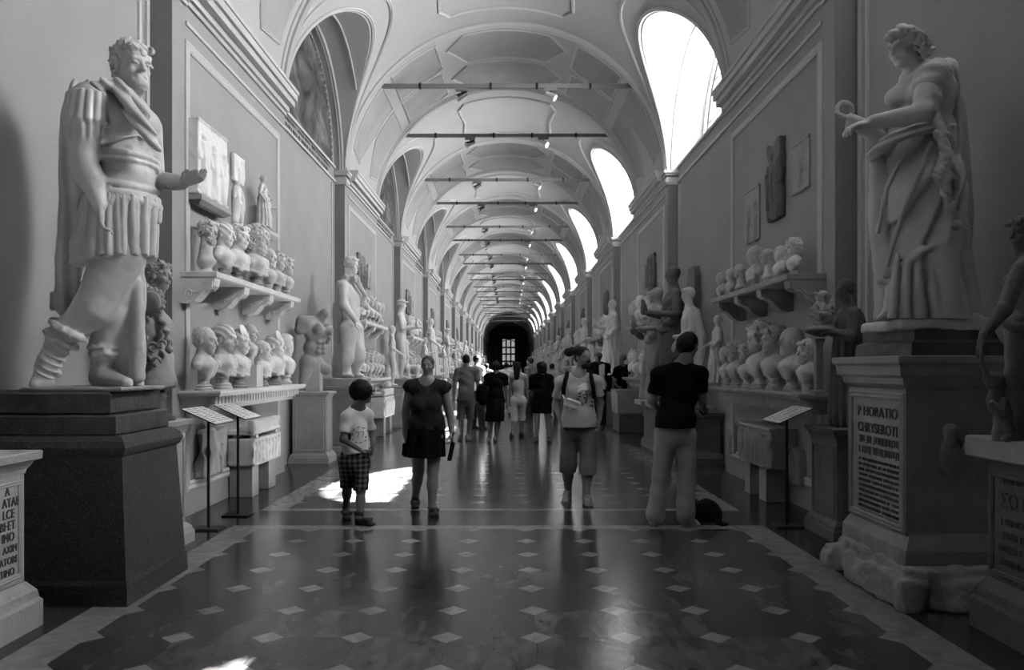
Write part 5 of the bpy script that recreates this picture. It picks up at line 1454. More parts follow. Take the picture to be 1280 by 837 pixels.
# ---- generic statues used in the deeper bays (local space, facing +x, 1.9 m tall)
def generic(kind, seed, vox=.016):
    r = random.Random(seed); S = SDF(); H = .245
    R = frame_from(yawf(r.uniform(-25, 10), -5)); F_ = (1, 0, 0)
    hair = {'draped': 'bun', 'hat': 'hat', 'toga': 'short', 'nude': 'curly', 'youth': 'curly', 'seated': 'curly'}[kind]
    dz = -.42 if kind == 'seated' else 0
    head(S, (.02, 0, 1.77 + dz), H, R, hair, kind in ('nude', 'seated') and r.random() < .6, seed=seed)
    S.cap((-.0, 0, 1.67 + dz), (-.01, 0, 1.54 + dz), .06, .075, k=.04)
    torso(S, (-.01, -.19, 1.50 + dz), (-.01, .19, 1.50 + dz), (0, -.10, .98 + dz), (0, .10, .98 + dz), F_, g=1.05, k=.06)
    if kind == 'seated':
        for s in (-1, 1): limb(S, (.02, s * .1, .54), (.42, s * .14, .56), (.40, s * .13, .08), (.11, .08, .05), k=.04); S.cap((.4, s * .13, .05), (.54, s * .14, .04), .05, .035, k=.03)
        S.box((-.1, 0, .25), (.26, .28, .25), .02); S.cap((0, -.25, .55), (.3, .2, .5), .12, .13, k=.06, disp=folds(.02, 9, (0, 0), seed))
    else:
        limb(S, (0, -.1, .96), (.05, -.11, .52), (.0, -.1, .10), (.105, .075, .045), k=.04, bulge=.06); S.cap((0, -.1, .05), (.15, -.12, .035), .05, .03, k=.03)
        limb(S, (0, .1, .96), (.10, .12, .54), (-.06, .16, .10), (.105, .075, .045), k=.04, bulge=.06); S.cap((-.06, .16, .05), (.08, .2, .035), .05, .03, k=.03)
        S.tube([(-.14, -.12, 0), (-.13, -.1, .6)], [.10, .07], k=.05, disp=lumps(.015, 14, seed))
    if kind in ('draped', 'toga'):
        S.cap((0, 0, 1.05), (0, .0, .6), .19, .23, k=.05, disp=folds(.02, 12, (0, 0), seed, 2)); S.cap((0, 0, .6), (.02, 0, .06), .23, .27, k=.05, disp=folds(.028, 11, (0, 0), seed))
        S.ell((0, 0, 1.3), (.15, .22, .26), k=.04, disp=ridges(.014, (.3, .7, -.6), 45, seed))
        S.tube([(-.05, -.22, 1.4), (.12, -.1, 1.05), (.18, .1, 1.0), (.05, .24, 1.15)], [.05, .06, .06, .06], k=.03, disp=ridges(.014, (.3, .5, .7), 60, seed))
    if kind in ('nude', 'hat'):
        S.tube([(-.05, .2, 1.5), (-.1, .3, 1.1), (-.08, .32, .6)], [.07, .09, .07], k=.04, disp=ridges(.015, (1, .5, 0), 55, seed))
    a = r.uniform(-.1, .3); b = r.uniform(0, .25)
    if kind in ('toga', 'hat'): limb(S, (0, -.22, 1.48), (.06, -.28, 1.2), (.32, -.2, 1.24), (.06, .05, .035), k=.03); S.ell((.38, -.19, 1.26), (.06, .03, .04), k=.02); S.cap((.38, -.19, 1.3), (.4, -.19, 1.42), .05, .03, k=.02)
    else: limb(S, (0, -.22, 1.48), (-.02, -.29, 1.2), (.08 + a, -.26, .98), (.06, .05, .035), k=.03); S.ell((.1 + a, -.26, .92), (.035, .03, .07), k=.02)
    limb(S, (0, .22, 1.48), (.02, .3, 1.2), (.16 + b, .27, 1.02 + b), (.06, .05, .035), k=.03); S.ell((.2 + b, .27, 1.03 + b), (.06, .03, .035), k=.02)
    S.plane((0, 0, 0), (0, 0, -1)); S.wear(.003, 26, seed)
    return S.mesh(vox)
PROTO = {}
def statue(label, x, y, z, h, rz, kind, seed, m, group, plinth=.06):
    key = (kind, seed, m)
    if key not in PROTO:
        t = thing('marble_statue', label, 'statue', (x, y, z), group, rz)
        obj('figure', generic(kind, seed), m, t, True)
        obj('plinth', MB().bbox(-.32, .34, -.34, .36, -.08, .005, .012).vf(), 'marble_grey', t)
        t.scale = (h / 1.9,) * 3; t.location.z = z + .08 * h / 1.9
        PROTO[key] = t; return t
    t = dup(PROTO[key], (x, y, z + .08 * h / 1.9), rz, label, group, h / 1.9)
    return t

SG = 'statues along the gallery walls'
# right recess behind the man in black
statue('dark bearded draped statue directly left of the man in black\'s head, beside the stele', xat(842, 14.2), 14.2, .8, 2.38, math.pi, 'toga', 5, 'marble_dark', SG)
statue('pale nude statue in front of the dark stele, behind the man in black', xat(861, 13.15), 13.15, .8, 1.92, math.pi, 'nude', 6, 'marble', SG)
statue('draped statue with outstretched arm, first right of the second bay shelf', xat(822, 15.25), 15.25, .8, 2.12, math.pi, 'toga', 7, 'marble_grey', SG)
# slim figure at the far end of the near right ledge
statue('slim pale figure at the far end of the near right ledge', xat(897, 11.15), 11.15, 1.25, .93, math.pi, 'draped', 8, 'marble', SG)
# statuette pair on a bracket, left panel
for dx, hh, k, lb in ((0, .66, 'draped', 'taller draped statuette of the pair on the small left wall bracket'), (.22, .48, 'youth', 'shorter statuette of the pair on the small left wall bracket')):
    statue(lb, -3.08, 10.15 + dx, 3.22, hh, 0, k, 9 + int(dx * 50), 'marble', SG)
bk = obj('wall_bracket', MB().mould(XL, XL + .26, 9.98, 10.56, [(3.14, -.06), (3.18, -.01), (3.22, 0)]).vf(), 'marble', origin=(XL, 10.27, 3.14))
tag(bk, 'small stone bracket carrying two statuettes on the left wall', 'bracket')

# ---- deeper bays: shelves of busts, statues, pedestals, chests
NAMES = ['', 'first', 'second', 'third', 'fourth', 'fifth', 'sixth', 'seventh', 'eighth', 'ninth', 'tenth', 'eleventh', 'twelfth', 'thirteenth']
KIND = ['nude', 'draped', 'toga', 'hat', 'youth', 'seated']
rr = random.Random(99)
for n in range(2, 12):
    y = ybay(n); bay = NAMES[n] + ' bay'
    nb = 6 if n < 5 else (5 if n < 7 else 4)
    for s, xw, side in ((1, XL, 'left'), (-1, XR, 'right')):
        rz = 0 if s > 0 else math.pi
        mm = 'marble_clean' if s > 0 else 'marble_grey'  # right wall gets a darker marble, with that side's shade put in
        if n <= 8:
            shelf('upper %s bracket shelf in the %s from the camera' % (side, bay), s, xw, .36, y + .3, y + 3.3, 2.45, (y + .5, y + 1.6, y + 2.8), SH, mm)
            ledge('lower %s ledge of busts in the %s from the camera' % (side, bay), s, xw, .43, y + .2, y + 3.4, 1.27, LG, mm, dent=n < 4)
            for lv, z in (('upper shelf', 2.45), ('lower ledge', 1.27)):
                for k in range(nb):
                    src = rr.choice(BP); h = rr.uniform(.9, 1.1) * .60 / .585
                    dup(src, (xw + s * .19, y + .6 + 2.6 * k / max(1, nb - 1), z), rz + rr.uniform(-.15, .15), '%s bust along the %s %s of the %s' % (NAMES[k + 1], side, lv, bay), '%s busts of the deeper bays' % side, h)
        if n <= 6:
            relief('wall_relief', 'dark relief plaque high on the %s wall of the %s' % (side, bay), s, xw, y + 1.2, y + 2.0, 3.2, 3.95, .06, 2, n * 3 + s, 'marble_dark', group=LF, broken=.02, vox=.02)
            relief('wall_relief', 'narrow relief strip on the %s wall of the %s' % (side, bay), s, xw, y + 2.4, y + 2.75, 3.3, 3.85, .05, 1, n * 5 + s, 'marble_grey', group=LF, broken=.02, vox=.02)
        if not (n == 2 and s < 0):
            sarcophagus('sarcophagus below the %s ledge in the %s' % (side, bay), s, xw, xw + s * .55, y + 1.5, y + 2.9, .40, .85, .88, 1.02, ((y + 1.6, y + 1.9), (y + 2.5, y + 2.8)), n * 7 + s, 'sarcophagi along the walls', mm, relief=n < 5)
        # three statues in the recess behind it
        xr = XLR if s > 0 else XRR
        for j, (dy, hz, hh) in enumerate(((.75, .95, 1.55), (2.1, 1.1, 2.15), (3.45, .95, 1.6))):
            yy = y + PANEL + dy; lab = ('near', 'middle', 'far')[j]
            if (n > 8 or (n == 2 and s < 0)) and j == 0: continue
            w = .42 if j == 1 else .32
            a, b = sorted((xr + s * .12, xr + s * (.9 if j == 1 else .78)))
            pedestal('statue_pedestal', '%s pedestal in the %s recess of the %s' % (lab, side, bay), 'pedestal', a, b, yy - w, yy + w, hz, g=.045, m='altar' if s > 0 else 'marble_dark', group='pedestals along the gallery walls', panel=n < 4)  # right pedestals darkened, shade put into the stone colour
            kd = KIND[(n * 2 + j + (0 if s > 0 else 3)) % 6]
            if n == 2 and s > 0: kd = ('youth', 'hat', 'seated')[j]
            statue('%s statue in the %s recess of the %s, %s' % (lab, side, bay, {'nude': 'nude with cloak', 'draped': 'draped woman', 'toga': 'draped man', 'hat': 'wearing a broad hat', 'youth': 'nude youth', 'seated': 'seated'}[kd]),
                   (a + b) / 2 + s * .02, yy, hz, hh, rz + rr.uniform(-.2, .2), kd, 20 + KIND.index(kd), 'marble_clean' if s > 0 else 'marble', SG)  # left statues paler: side light put into the marble
# ------------------------------------------------------------------ people
def shoe(name, heel, toe, mat_, parent, o, s=1.0, sandal=False):
    heel, toe = np.array(heel, float), np.array(toe, float)
    heel[2] = 0; toe[2] = 0
    d = toe - heel; L = np.linalg.norm(d); d /= L
    S = SDF(); up = np.array((0, 0, 1.0))
    R = np.stack([d, np.cross(up, d), up], 1)
    c = (heel + toe) / 2
    S.box(c + up * .016, (L / 2 + .012, .043 * s, .016), .012, R)
    if not sandal:
        S.cap(heel + up * .05, heel + d * L * .45 + up * .055, .046 * s, .044 * s, k=.02); S.cap(heel + d * L * .45 + up * .05, toe - d * .03 + up * .032, .044 * s, .034 * s, k=.02)
        S.cap(heel + up * .085 + d * .01, heel + d * .05 + up * .08, .043 * s, k=.02)
        for q in (.42, .52, .62): S.cap(heel + d * L * q + up * (.102 - (q - .42) * .12) + R[:, 1] * .025, heel + d * L * q + up * (.102 - (q - .42) * .12) - R[:, 1] * .025, .008, k=.003)
    else:
        S.cap(heel + up * .045, toe - d * .04 + up * .030, .038 * s, .034 * s, k=.015)
        for q in (.12, .55, .75): S.cap(heel + d * L * q + up * .055 + R[:, 1] * .036, heel + d * L * q + up * .055 - R[:, 1] * .036, .018, k=.01)
        S.cap(heel + up * .10, heel + d * .03 + up * .09, .042 * s, k=.015)
    S.plane((0, 0, 0), (0, 0, -1))
    return obj(name, S.mesh(.007), mat_, parent, True, origin=o)

def person(spec):
    Y = spec['Y']; P = plane_fn(Y)
    J = {k: P(*v) for k, v in spec['j'].items()}
    g = spec.get('g', 1.0); gl = spec.get('gl', 1.0); H = spec.get('H', .235); vox = spec.get('vox', .0075)
    base = (J['hipA'] + J['hipB']) / 2; o = (float(base[0]), Y, 0.0)
    t = thing('person', spec['label'], 'person', o, spec.get('group'))
    skin = spec.get('skin', 'skin'); cf = yawf(spec['chest'])
    R = frame_from(yawf(spec['face'], spec.get('pitch', 0)))
    neckp = (J['shA'] + J['shB']) / 2 + np.array((0, 0, .03))
    def limbs_arm(S, grow=0, upto=2, k=.025, disp=None):
        for s in 'AB':
            a, b, c = J['sh' + s], J['el' + s], J['wr' + s]
            if upto == 2: S.cap(a, b, .052 * gl + grow, .042 * gl + grow, k=k, disp=disp); S.cap(b, c, .041 * gl + grow, .027 * gl + grow, k=k)
            else: e = mid(a, b, upto); S.cap(a + np.array((0, 0, -.012)), e, .052 * gl + grow, .056 * gl + grow, k=k, disp=disp)
    # body: head, trunk, arms, hands, legs in one surface
    S = SDF()
    head(S, J['head'], H, R, None, None, seed=1)
    S.cap(J['head'] + R @ np.array((-.03, 0, -.3 * H)), neckp, .050, .058, k=.03)
    torso(S, J['shA'], J['shB'], J['hipA'], J['hipB'], cf, g=g, k=.05, breast=spec.get('breast', 0))
    limbs_arm(S)
    for i, s in enumerate('AB'):
        hd = J.get('ha' + s); d = (hd - J['wr' + s]) if hd is not None else (J['wr' + s] - J['el' + s])
        hand(S, J['wr' + s], d, spec.get('palm' + s, (1 if s == 'A' else -1, 0, .01)), .175 * spec.get('hs', 1), spec.get('curl' + s, .55), spec.get('thumb' + s, 1))
        a, b, c = J['hip' + s], J['kn' + s], J['an' + s]
        S.cap(a, b, .088 * g, .060 * gl, k=.04); S.cap(b, mid(b, c, .4), .055 * gl, .054 * gl, k=.03); S.cap(mid(b, c, .35), c, .054 * gl, .036 * gl, k=.03)
        S.cap(c, (c[0], c[1], .06), .036 * gl, .04, k=.02)
    S.plane((0, 0, .02), (0, 0, -1))
    obj('body', S.mesh(vox), skin, t, True, origin=o)
    # hair
    if spec.get('hair'):
        S = SDF(); hairdo(S, J['head'], H * 1.02, R, spec['hair'], spec.get('seed', 1))
        for q in spec.get('hair_extra', ()): S.ell(P(*q[0]), np.array(q[1]), k=.02, disp=lumps(.006, 60, 2))
        if spec['hair'] in ('short', 'curly', 'bun', 'long', 'big'): S.ell(J['head'] + R @ np.array((.33, 0, -.22)) * H, np.array((.22, .26, .40)) * H, R, k=.01, op='s')
        obj('hair', S.mesh(vox), spec.get('haircol', 'hair'), t, True, origin=o)
    if spec.get('beard'):
        S = SDF(); S.ell(J['head'] + R @ np.array((.18, 0, -.36)) * H, np.array((.175, .20, .17)) * H, R, disp=lumps(.003, 90)); S.ell(J['head'] + R @ np.array((.37, 0, -.17)) * H, np.array((.05, .13, .04)) * H, R, k=.01)
        S.ell(J['head'] + R @ np.array((.40, 0, -.245)) * H, np.array((.06, .085, .035)) * H, R, k=.005, op='s')
        obj('beard', S.mesh(.005), spec.get('haircol', 'hair'), t, True, origin=o)
    # upper garment
    out = {}
    if 'shirt' in spec:
        c = spec['shirt']; S = SDF()
        w = ridges(.006, (.45, .2, .8), 34, spec.get('seed', 1), 1.2)
        torso(S, J['shA'], J['shB'], J['hipA'], J['hipB'], cf, g=g, grow=.012, k=.05, disp=w, breast=spec.get('breast', 0))
        S.cap(mid(J['hipA'], J['hipB']) + np.array((0, 0, .16)), mid(J['hipA'], J['hipB']) + np.array((0, 0, -.06)), c.get('wid', .17) * g, k=.06, disp=w) if c.get('loose') else None
        if c.get('sleeve', .6) > 0:
            limbs_arm(S, .009, c.get('sleeve', .6), k=.03, disp=lumps(.005, 30, 1))
            for q_ in 'AB':
                a_, b_ = J['sh' + q_], J['el' + q_]; d_ = b_ - a_; d_ = d_ / np.linalg.norm(d_); e_ = mid(a_, b_, c.get('sleeve', .6))
                up_ = np.array((0, 1.0, 0)); R_ = np.stack([d_, np.cross(up_, d_) / np.linalg.norm(np.cross(up_, d_)), np.cross(d_, np.cross(up_, d_) / np.linalg.norm(np.cross(up_, d_)))], 1)
                S.box(e_ + d_ * .075, (.055, .068, .075), .004, R_, k=.004, op='s')
        if c.get('ruffle'):
            for s in 'AB': S.ell(J['sh' + s] + np.array((0, 0, .01)), (.085, .07, .05), k=.02, disp=ridges(.008, (1, .3, 0), 80, 1))
        S.plane(P((spec['j']['hipA'][0] + spec['j']['hipB'][0]) / 2, c['hem']), (c.get('slope', 0), 0, -1))
        nk = J['head'] + R @ np.array((.0, 0, -.5)) * H
        S.ell((neckp[0] + cf[0] * .03, neckp[1] + cf[1] * .03, neckp[2] + .075), np.array((.085, .085, c.get('neck', .075))), k=.01, op='s')
        out['shirt'] = obj(c.get('name', 't_shirt'), S.mesh(vox), c['mat'], t, True, origin=o)
    # trousers, shorts
    if 'legs' in spec:
        c = spec['legs']; S = SDF(); f = c.get('flare', .02)
        hm = mid(J['hipA'], J['hipB'])
        S.ell(hm + np.array((0, 0, .03)), np.array((.13 * g, np.linalg.norm(J['hipA'] - J['hipB']) / 2 + .092 * g, .145)), frame_from(cf), k=.05, disp=lumps(.004, 25, 1))
        for s in 'AB':
            a, b, cc = J['hip' + s], J['kn' + s], J['an' + s]
            w = ridges(.004, (.35, .2, .9), 30, spec.get('seed', 1), 1.3)
            if c['to'] <= 1: e = mid(a, b, c['to']); S.cap(a, e, .092 * g, .075 * g + f, k=.04, disp=w)
            else: e = mid(b, cc, c['to'] - 1); S.cap(a, b, .095 * g, .076 * g + f * .3, k=.04, disp=w); S.cap(b, e, .076 * g + f * .3, .055 * g + f, k=.03, disp=w)
        if 'hem' in c: S.plane(P(0, c['hem']), (0, 0, -1))
        S.plane((0, 0, .025), (0, 0, -1))
        out['legs'] = obj(c.get('name', 'shorts'), S.mesh(vox), c['mat'], t, True, origin=o)
        if c.get('hemA'): pass
    if 'skirt' in spec:
        c = spec['skirt']; S = SDF(); hm = mid(J['hipA'], J['hipB'])
        top, bot = P(c['cx'][0], c['top']), P(c['cx'][1], c['hem'])
        S.cap(top, bot, c['r'][0], c['r'][1], k=.03, disp=folds(.010, 9, (bot[0], bot[1]), 1.0, sharp=False))
        S.plane(P(0, c['hem']), (0, 0, -1)); S.plane(P(0, c['top']), (0, 0, 1))
        out['skirt'] = obj(c.get('name', 'skirt'), S.mesh(vox), c['mat'], t, True, origin=o)
    for s in 'AB':
        he, to = spec['feet' + s]
        shoe(spec.get('shoename', 'shoe'), P(*he), P(*to), spec['shoes'], t, o, spec.get('ss', 1.0), spec.get('sandal', False))
    return t, J, P, out, o

def project(ob, root, strokes, m, name, d=(0, 1, 0), off=.004):
    """lay thin strokes (polylines of (x, z, half width)) onto the front of a garment along direction d"""
    me = ob.data; bv = BVHTree.FromPolygons([Vector(v.co) + Vector(root) for v in me.vertices], [tuple(q.vertices) for q in me.polygons])
    mb = MB(); D = Vector(d).normalized(); side = Vector((D.y, -D.x, 0))
    for st in strokes:
        rows = []
        dense = []
        for i in range(len(st) - 1):
            for k in range(4): dense.append([a + (b - a) * k / 4 for a, b in zip(st[i], st[i + 1])])
        dense.append(list(st[-1]))
        for i, (x, z, w) in enumerate(dense):
            a, b = dense[max(0, i - 1)], dense[min(len(dense) - 1, i + 1)]
            tx, tz = b[0] - a[0], b[1] - a[1]; L = math.hypot(tx, tz) or 1
            row = []
            for e in (-1, 1):
                q = Vector((x - e * w * tz / L, root[1], z + e * w * tx / L))
                h = bv.ray_cast(q - D * 2, D)
                if h[0] is None: row = None; break
                row.append(tuple(h[0] - D * off))
            if row: rows.append(row)
        if len(rows) > 1: mb.quadgrid(rows)
    if mb.f:
        o2 = obj(name, mb.vf(), m, ob, origin=root); return o2

# ---- boy in white T-shirt and plaid shorts
t, J, P, out, o = person(dict(Y=7.85, label='boy in white T-shirt and plaid shorts looking back to the right', g=.78, gl=.78, H=.225, hs=.8, chest=-52, face=28, vox=.007,
    skin='skin_dark', hair='short', seed=3, ss=.85, hair_extra=[((451, 488, 0), (.115, .10, .115))],
    j=dict(head=(454, 490, 0), shA=(434, 520, -.03), shB=(459, 518, .10), elA=(429, 549, -.08), wrA=(450, 562, -.24), haA=(459, 567, -.25), elB=(466, 544, .16), wrB=(466, 557, .02), haB=(466, 566, -.03),
           hipA=(433, 577, .0), hipB=(453, 577, .06), knA=(434, 606, .12), anA=(433, 634, .24), knB=(451, 612, -.02), anB=(450, 648, -.12)),
    shirt=dict(mat='white_cloth', hem=566, sleeve=.62, loose=True, wid=.155, neck=.06, slope=.15), legs=dict(mat='plaid', to=1.25, flare=.03, hem=612), shoes='shoe_dark', sandal=True, shoename='sandal',
    feetA=((432, 640, .28), (435, 648, .12)), feetB=((447, 655, -.1), (466, 657, -.2)), palmA=(0, 0, 1), curlA=.9, curlB=.8))
px = lambda x, y, w=.004: (xat(x, 7.85), zat(y, 7.85), w)
st = []
for k in range(6):
    a = math.radians(200 - 44 * k); st.append([px(451 + 8 * math.cos(a), 541 - 8 * math.sin(a)), px(451 + 8.6 * math.cos(a - .4), 541 - 8.6 * math.sin(a - .4))])
    b = math.radians(200 + 44 * k * .8); st.append([px(451 + 9 * math.cos(b), 545 - 9 * math.sin(b) * .8), px(451 + 9.4 * math.cos(b + .35), 545 - 9.4 * math.sin(b + .35) * .8)])
st += [[px(447, 539, .003), px(451, 539, .003), px(449, 546, .003)], [px(452, 539, .003), px(456, 539, .003), px(454, 546, .003)]]
project(out['shirt'], o, st, 'print', 'shirt_print')
gl = MB()
hc = J['head']; R = frame_from(yawf(28, 0))
for s in (-1, 1):
    a = hc + R @ np.array((.10, s * .035, .005)); gl.tube([a + R @ np.array((0, .026 * math.cos(q), .018 * math.sin(q))) for q in np.linspace(0, 6.3, 12)], .0035, 5)
    gl.tube([hc + R @ np.array((.10, s * .06, .01)), hc + R @ np.array((-.02, s * .082, .012))], .004, 5)
obj('glasses', gl.vf(), 'black_metal', t, origin=o)

# ---- woman in dark sleeveless blouse
t, J, P, out, o = person(dict(Y=8.45, label='woman in dark sleeveless blouse and black skirt walking towards the camera', g=1.12, gl=1.02, H=.205, chest=-88, face=-96, vox=.0075, pitch=2,
    hair='short', haircol='hair_brown', seed=5, breast=.085, curlA=.6, curlB=.9,
    j=dict(head=(534.5, 457, 0), shA=(513, 484, 0), shB=(554, 484, 0), elA=(506.5, 517, .05), wrA=(506, 543, .0), haA=(508, 556, -.03), elB=(562, 516, .03), wrB=(565, 540, -.04), haB=(564.5, 553, -.06),
           hipA=(522, 545, 0), hipB=(545, 545, 0), knA=(523, 588, .12), anA=(519, 622, .28), knB=(541, 588, -.05), anB=(540, 636, -.15)),
    shirt=dict(mat='dark_cloth', hem=536, sleeve=0, ruffle=True, name='blouse', neck=.11, loose=True, wid=.165), skirt=dict(mat='black_cloth', cx=(534, 531), top=530, hem=570, r=(.18, .215), name='skirt'),
    shoes='shoe_dark', sandal=True, shoename='sandal', feetA=((519, 628, .3), (519, 634, .12)), feetB=((540, 640, -.1), (544, 645, -.3))))
nb = MB(); c = (J['shA'] + J['shB']) / 2
nb.tube([(c[0] + .075 * math.sin(a), c[1] - .075 - .055 * (1 - abs(a) / 2.2), c[2] + .02 - .115 * math.cos(a) ** 2 * (1 if abs(a) < 1.57 else -.3)) for a in np.linspace(-1.9, 1.9, 22)], .006, 6)
nb.lathe([(.008, -.02), (.013, 0), (.006, .015)], (c[0], c[1] - .145, c[2] - .11), 8)
obj('necklace', nb.vf(), 'black_metal', t, origin=o)
bt = MB()
for k in range(5): bt.lathe([(.006, -.006), (.006, .006)], tuple(P(537, 500 + k * 4, -.152)), 8)
obj('blouse_button', bt.vf(), 'black_metal', t, origin=o)
fo = P(564, 560, -.10)
S = SDF(); S.box(P(564, 564, -.08), (.022, .05, .095), .01, np.array([[.97, 0, .2], [0, 1, 0], [-.2, 0, .97]])); S.tube([P(565, 548, -.08), P(564.5, 556, -.08)], .008)
fn = obj('folded_fan', S.mesh(.006), 'black_cloth', None, True, origin=tuple(fo)); tag(fn, 'small black folded brochure held in the woman\'s hand', 'brochure')
S = SDF(); S.box(P(509, 561, .16), (.055, .06, .065), .02, disp=lumps(.006, 20)); S.tube([P(512, 552, .14), P(520, 520, .16), P(548, 484, .10)], .010)
hb = obj('shoulder_bag', S.mesh(.007), 'black_cloth', None, True, origin=tuple(P(509, 568, .16))); tag(hb, 'black bag hanging behind the woman\'s hip', 'bag')

# ---- man in grey printed T-shirt with backpack straps
t, J, P, out, o = person(dict(Y=9.05, label='bearded man in grey palm-print T-shirt and knee-length shorts walking forward', g=1.12, gl=1.05, H=.245, chest=-82, face=-58, vox=.0075,
    skin='skin', hair='short', beard=True, seed=7, hair_extra=[((711, 440, .06), (.055, .055, .05)), ((716, 438, .04), (.05, .05, .04))], curlA=.7, curlB=.6,
    j=dict(head=(729, 447, 0), shA=(702, 477, .02), shB=(744, 476, .0), elA=(695, 506, .06), wrA=(702, 527, -.04), haA=(704, 540, -.08), elB=(750, 503, .06), wrB=(749, 524, .0), haB=(748, 537, -.03),
           hipA=(713, 541, .0), hipB=(734, 541, 0), knA=(710, 582, .03), anA=(710, 614, .15), knB=(735, 582, -.10), anB=(733, 615, -.16)),
    shirt=dict(mat='light_cloth', hem=533, sleeve=.62, loose=True, wid=.18, neck=.08), legs=dict(mat='khaki_cloth', to=1.5, flare=.03, hem=591), shoes='shoe_light', shoename='trainer',
    feetA=((710, 620, .18), (706, 626, -.04)), feetB=((733, 624, -.12), (737, 632, -.34))))
px = lambda x, y, w=.006: (xat(x, 9.0), zat(y, 9.0), w)
st = []
for k in range(7):
    a = math.radians(-10 + 200 * k / 6); st.append([px(731, 486, .010), px(731 + 5 * math.cos(a), 484 - 6 * math.sin(a), .011), px(731 + 10 * math.cos(a), 487 - 8 * math.sin(a), .004)])
project(out['shirt'], o, st, 'print_white', 'palm_print')
st = [[px(732, 488, .008), px(733, 496, .01), px(731, 504, .012)]]
rr2 = random.Random(4)
for k in range(16):
    x, y = rr2.uniform(718, 740), rr2.uniform(489, 511); st.append([px(x, y, .009), px(x + rr2.uniform(2, 5), y + rr2.uniform(-1.5, 1.5), .006)])
project(out['shirt'], o, st, 'print', 'dark_print')
# backpack with straps, waist pouch
S = SDF(); S.box(P(724, 500, .24), (.15, .075, .20), .05, disp=lumps(.01, 14))
for x0, x1 in ((709, 705), (738, 741.5)):
    S.tube([P(x0 + (1 if x0 < 720 else -1), 466.5, .1), P(x0, 467, .0), P((x0 + x1) / 2, 474, -.115), P(x1, 484, -.14), P(x1 + (-1 if x0 < 720 else 1), 496, -.11)], .024, k=.01)
bp = obj('backpack', S.mesh(.0085), 'black_cloth', None, True, origin=tuple(P(724, 530, .2))); tag(bp, 'black backpack worn by the man in the grey T-shirt, straps showing', 'backpack')
S = SDF(); S.box(P(716, 505, -.19), (.085, .03, .048), .02, np.array([[.94, 0, .34], [0, 1, 0], [-.34, 0, .94]]), disp=lumps(.004, 30)); S.box(P(716, 501.5, -.222), (.075, .006, .014), .005, np.array([[.94, 0, .34], [0, 1, 0], [-.34, 0, .94]]))
S.tube([P(705, 497, -.16), P(702, 490, -.1)], .012); S.tube([P(712, 512, -.2), P(706, 505, -.17)], .01)
po_ = obj('waist_pouch', S.mesh(.0065), 'white_cloth', None, True, origin=tuple(P(716, 511, -.19))); tag(po_, 'pale pouch slung across the front of the grey T-shirt', 'pouch')

# ---- man in black T-shirt seen from behind
t, J, P, out, o = person(dict(Y=7.65, label='man in black T-shirt and pale trousers seen from behind on the right', g=1.02, gl=1.02, H=.235, chest=78, face=42, vox=.0075, pitch=-12,
    hair='short', seed=9, hair_extra=[((857, 430, -.02), (.09, .09, .10))], curlA=.6, curlB=.8,
    j=dict(head=(862, 431, 0), shA=(823, 467, .0), shB=(876, 466, .0), elA=(815, 500, .06), wrA=(823, 514, .24), haA=(833, 514, .33), elB=(877, 498, .05), wrB=(880, 513, .22), haB=(879, 521, .30),
           hipA=(831, 546, .0), hipB=(857, 546, 0), knA=(827, 597, .02), anA=(819, 645, .0), knB=(858, 597, .02), anB=(857, 645, -.04)),
    shirt=dict(mat='black_cloth', hem=534, sleeve=.66, loose=True, wid=.175, neck=.06), legs=dict(mat='beige_cloth', to=1.96, flare=.032, name='trousers'), shoes='shoe_light',
    feetA=((818, 657, -.02), (816, 652, .2)), feetB=((855, 658, -.04), (871, 657, .04)), palmB=(0, 0, 1)))
wt = MB().tube([J['wrB'] + np.array((.036 * math.cos(a), .01 * math.sin(a), .036 * math.sin(a))) for a in np.linspace(0, 6.3, 14)], .010, 6)
obj('wristwatch', wt.vf(), 'black_metal', t, origin=o)
S = SDF(); c = P(882, 640, .40); S.ell(c, (.15, .13, .13), k=.03, disp=lumps(.014, 12, 1)); S.box(c + np.array((.0, 0, -.05)), (.14, .12, .075), .04, k=.05); S.tube([c + np.array((-.04, 0, .115)), c + np.array((0, 0, .13)), c + np.array((.04, 0, .115))], .012)
S.plane((0, 0, 0.0), (0, 0, -1)); fb_ = obj('floor_bag', S.mesh(.009), 'black_cloth', None, True, origin=(c[0], c[1], 0)); tag(fb_, 'black rucksack standing on the floor behind the man in black', 'bag')
S = SDF(); c = P(902, 656, 0); c[2] = .02
S.tube([c + np.array((-.03, .02, .02)), c + np.array((0, 0, .0)), c + np.array((.05, -.01, .0))], [.028, .024, .016], k=.01)
S.plane((0, 0, 0.0), (0, 0, -1)); sm_ = obj('fallen_strap', S.mesh(.006), 'black_cloth', None, True, origin=(c[0], c[1], 0)); tag(sm_, 'small dark strap end lying on the floor right of the black rucksack', 'strap')

# ---- group walking away
GA = 'visitors walking away down the gallery'
person(dict(Y=16.6, label='man in grey T-shirt and pale shorts walking away, left of the group', group=GA, g=1.0, H=.235, chest=88, face=80, vox=.013, hair='short', seed=2,
    j=dict(head=(583, 450.5, 0), shA=(572, 464, 0), shB=(595, 464, 0), elA=(568, 482, 0), wrA=(567, 496, .02), haA=(567.5, 503, .02), elB=(598, 482, 0), wrB=(598, 496, .02), haB=(597, 503, .02),
           hipA=(577, 502, 0), hipB=(588, 502, 0), knA=(576, 522, 0), anA=(577, 544, -.1), knB=(588, 523, .1), anB=(585, 546, .1)),
    shirt=dict(mat='grey_cloth', hem=501, sleeve=.62, loose=True, wid=.16, neck=.06), legs=dict(mat='khaki_cloth', to=1.25, flare=.03, hem=524), shoes='shoe_light', feetA=((576, 549, -.1), (574, 548, .12)), feetB=((584, 551, .02), (587, 550, .26))))
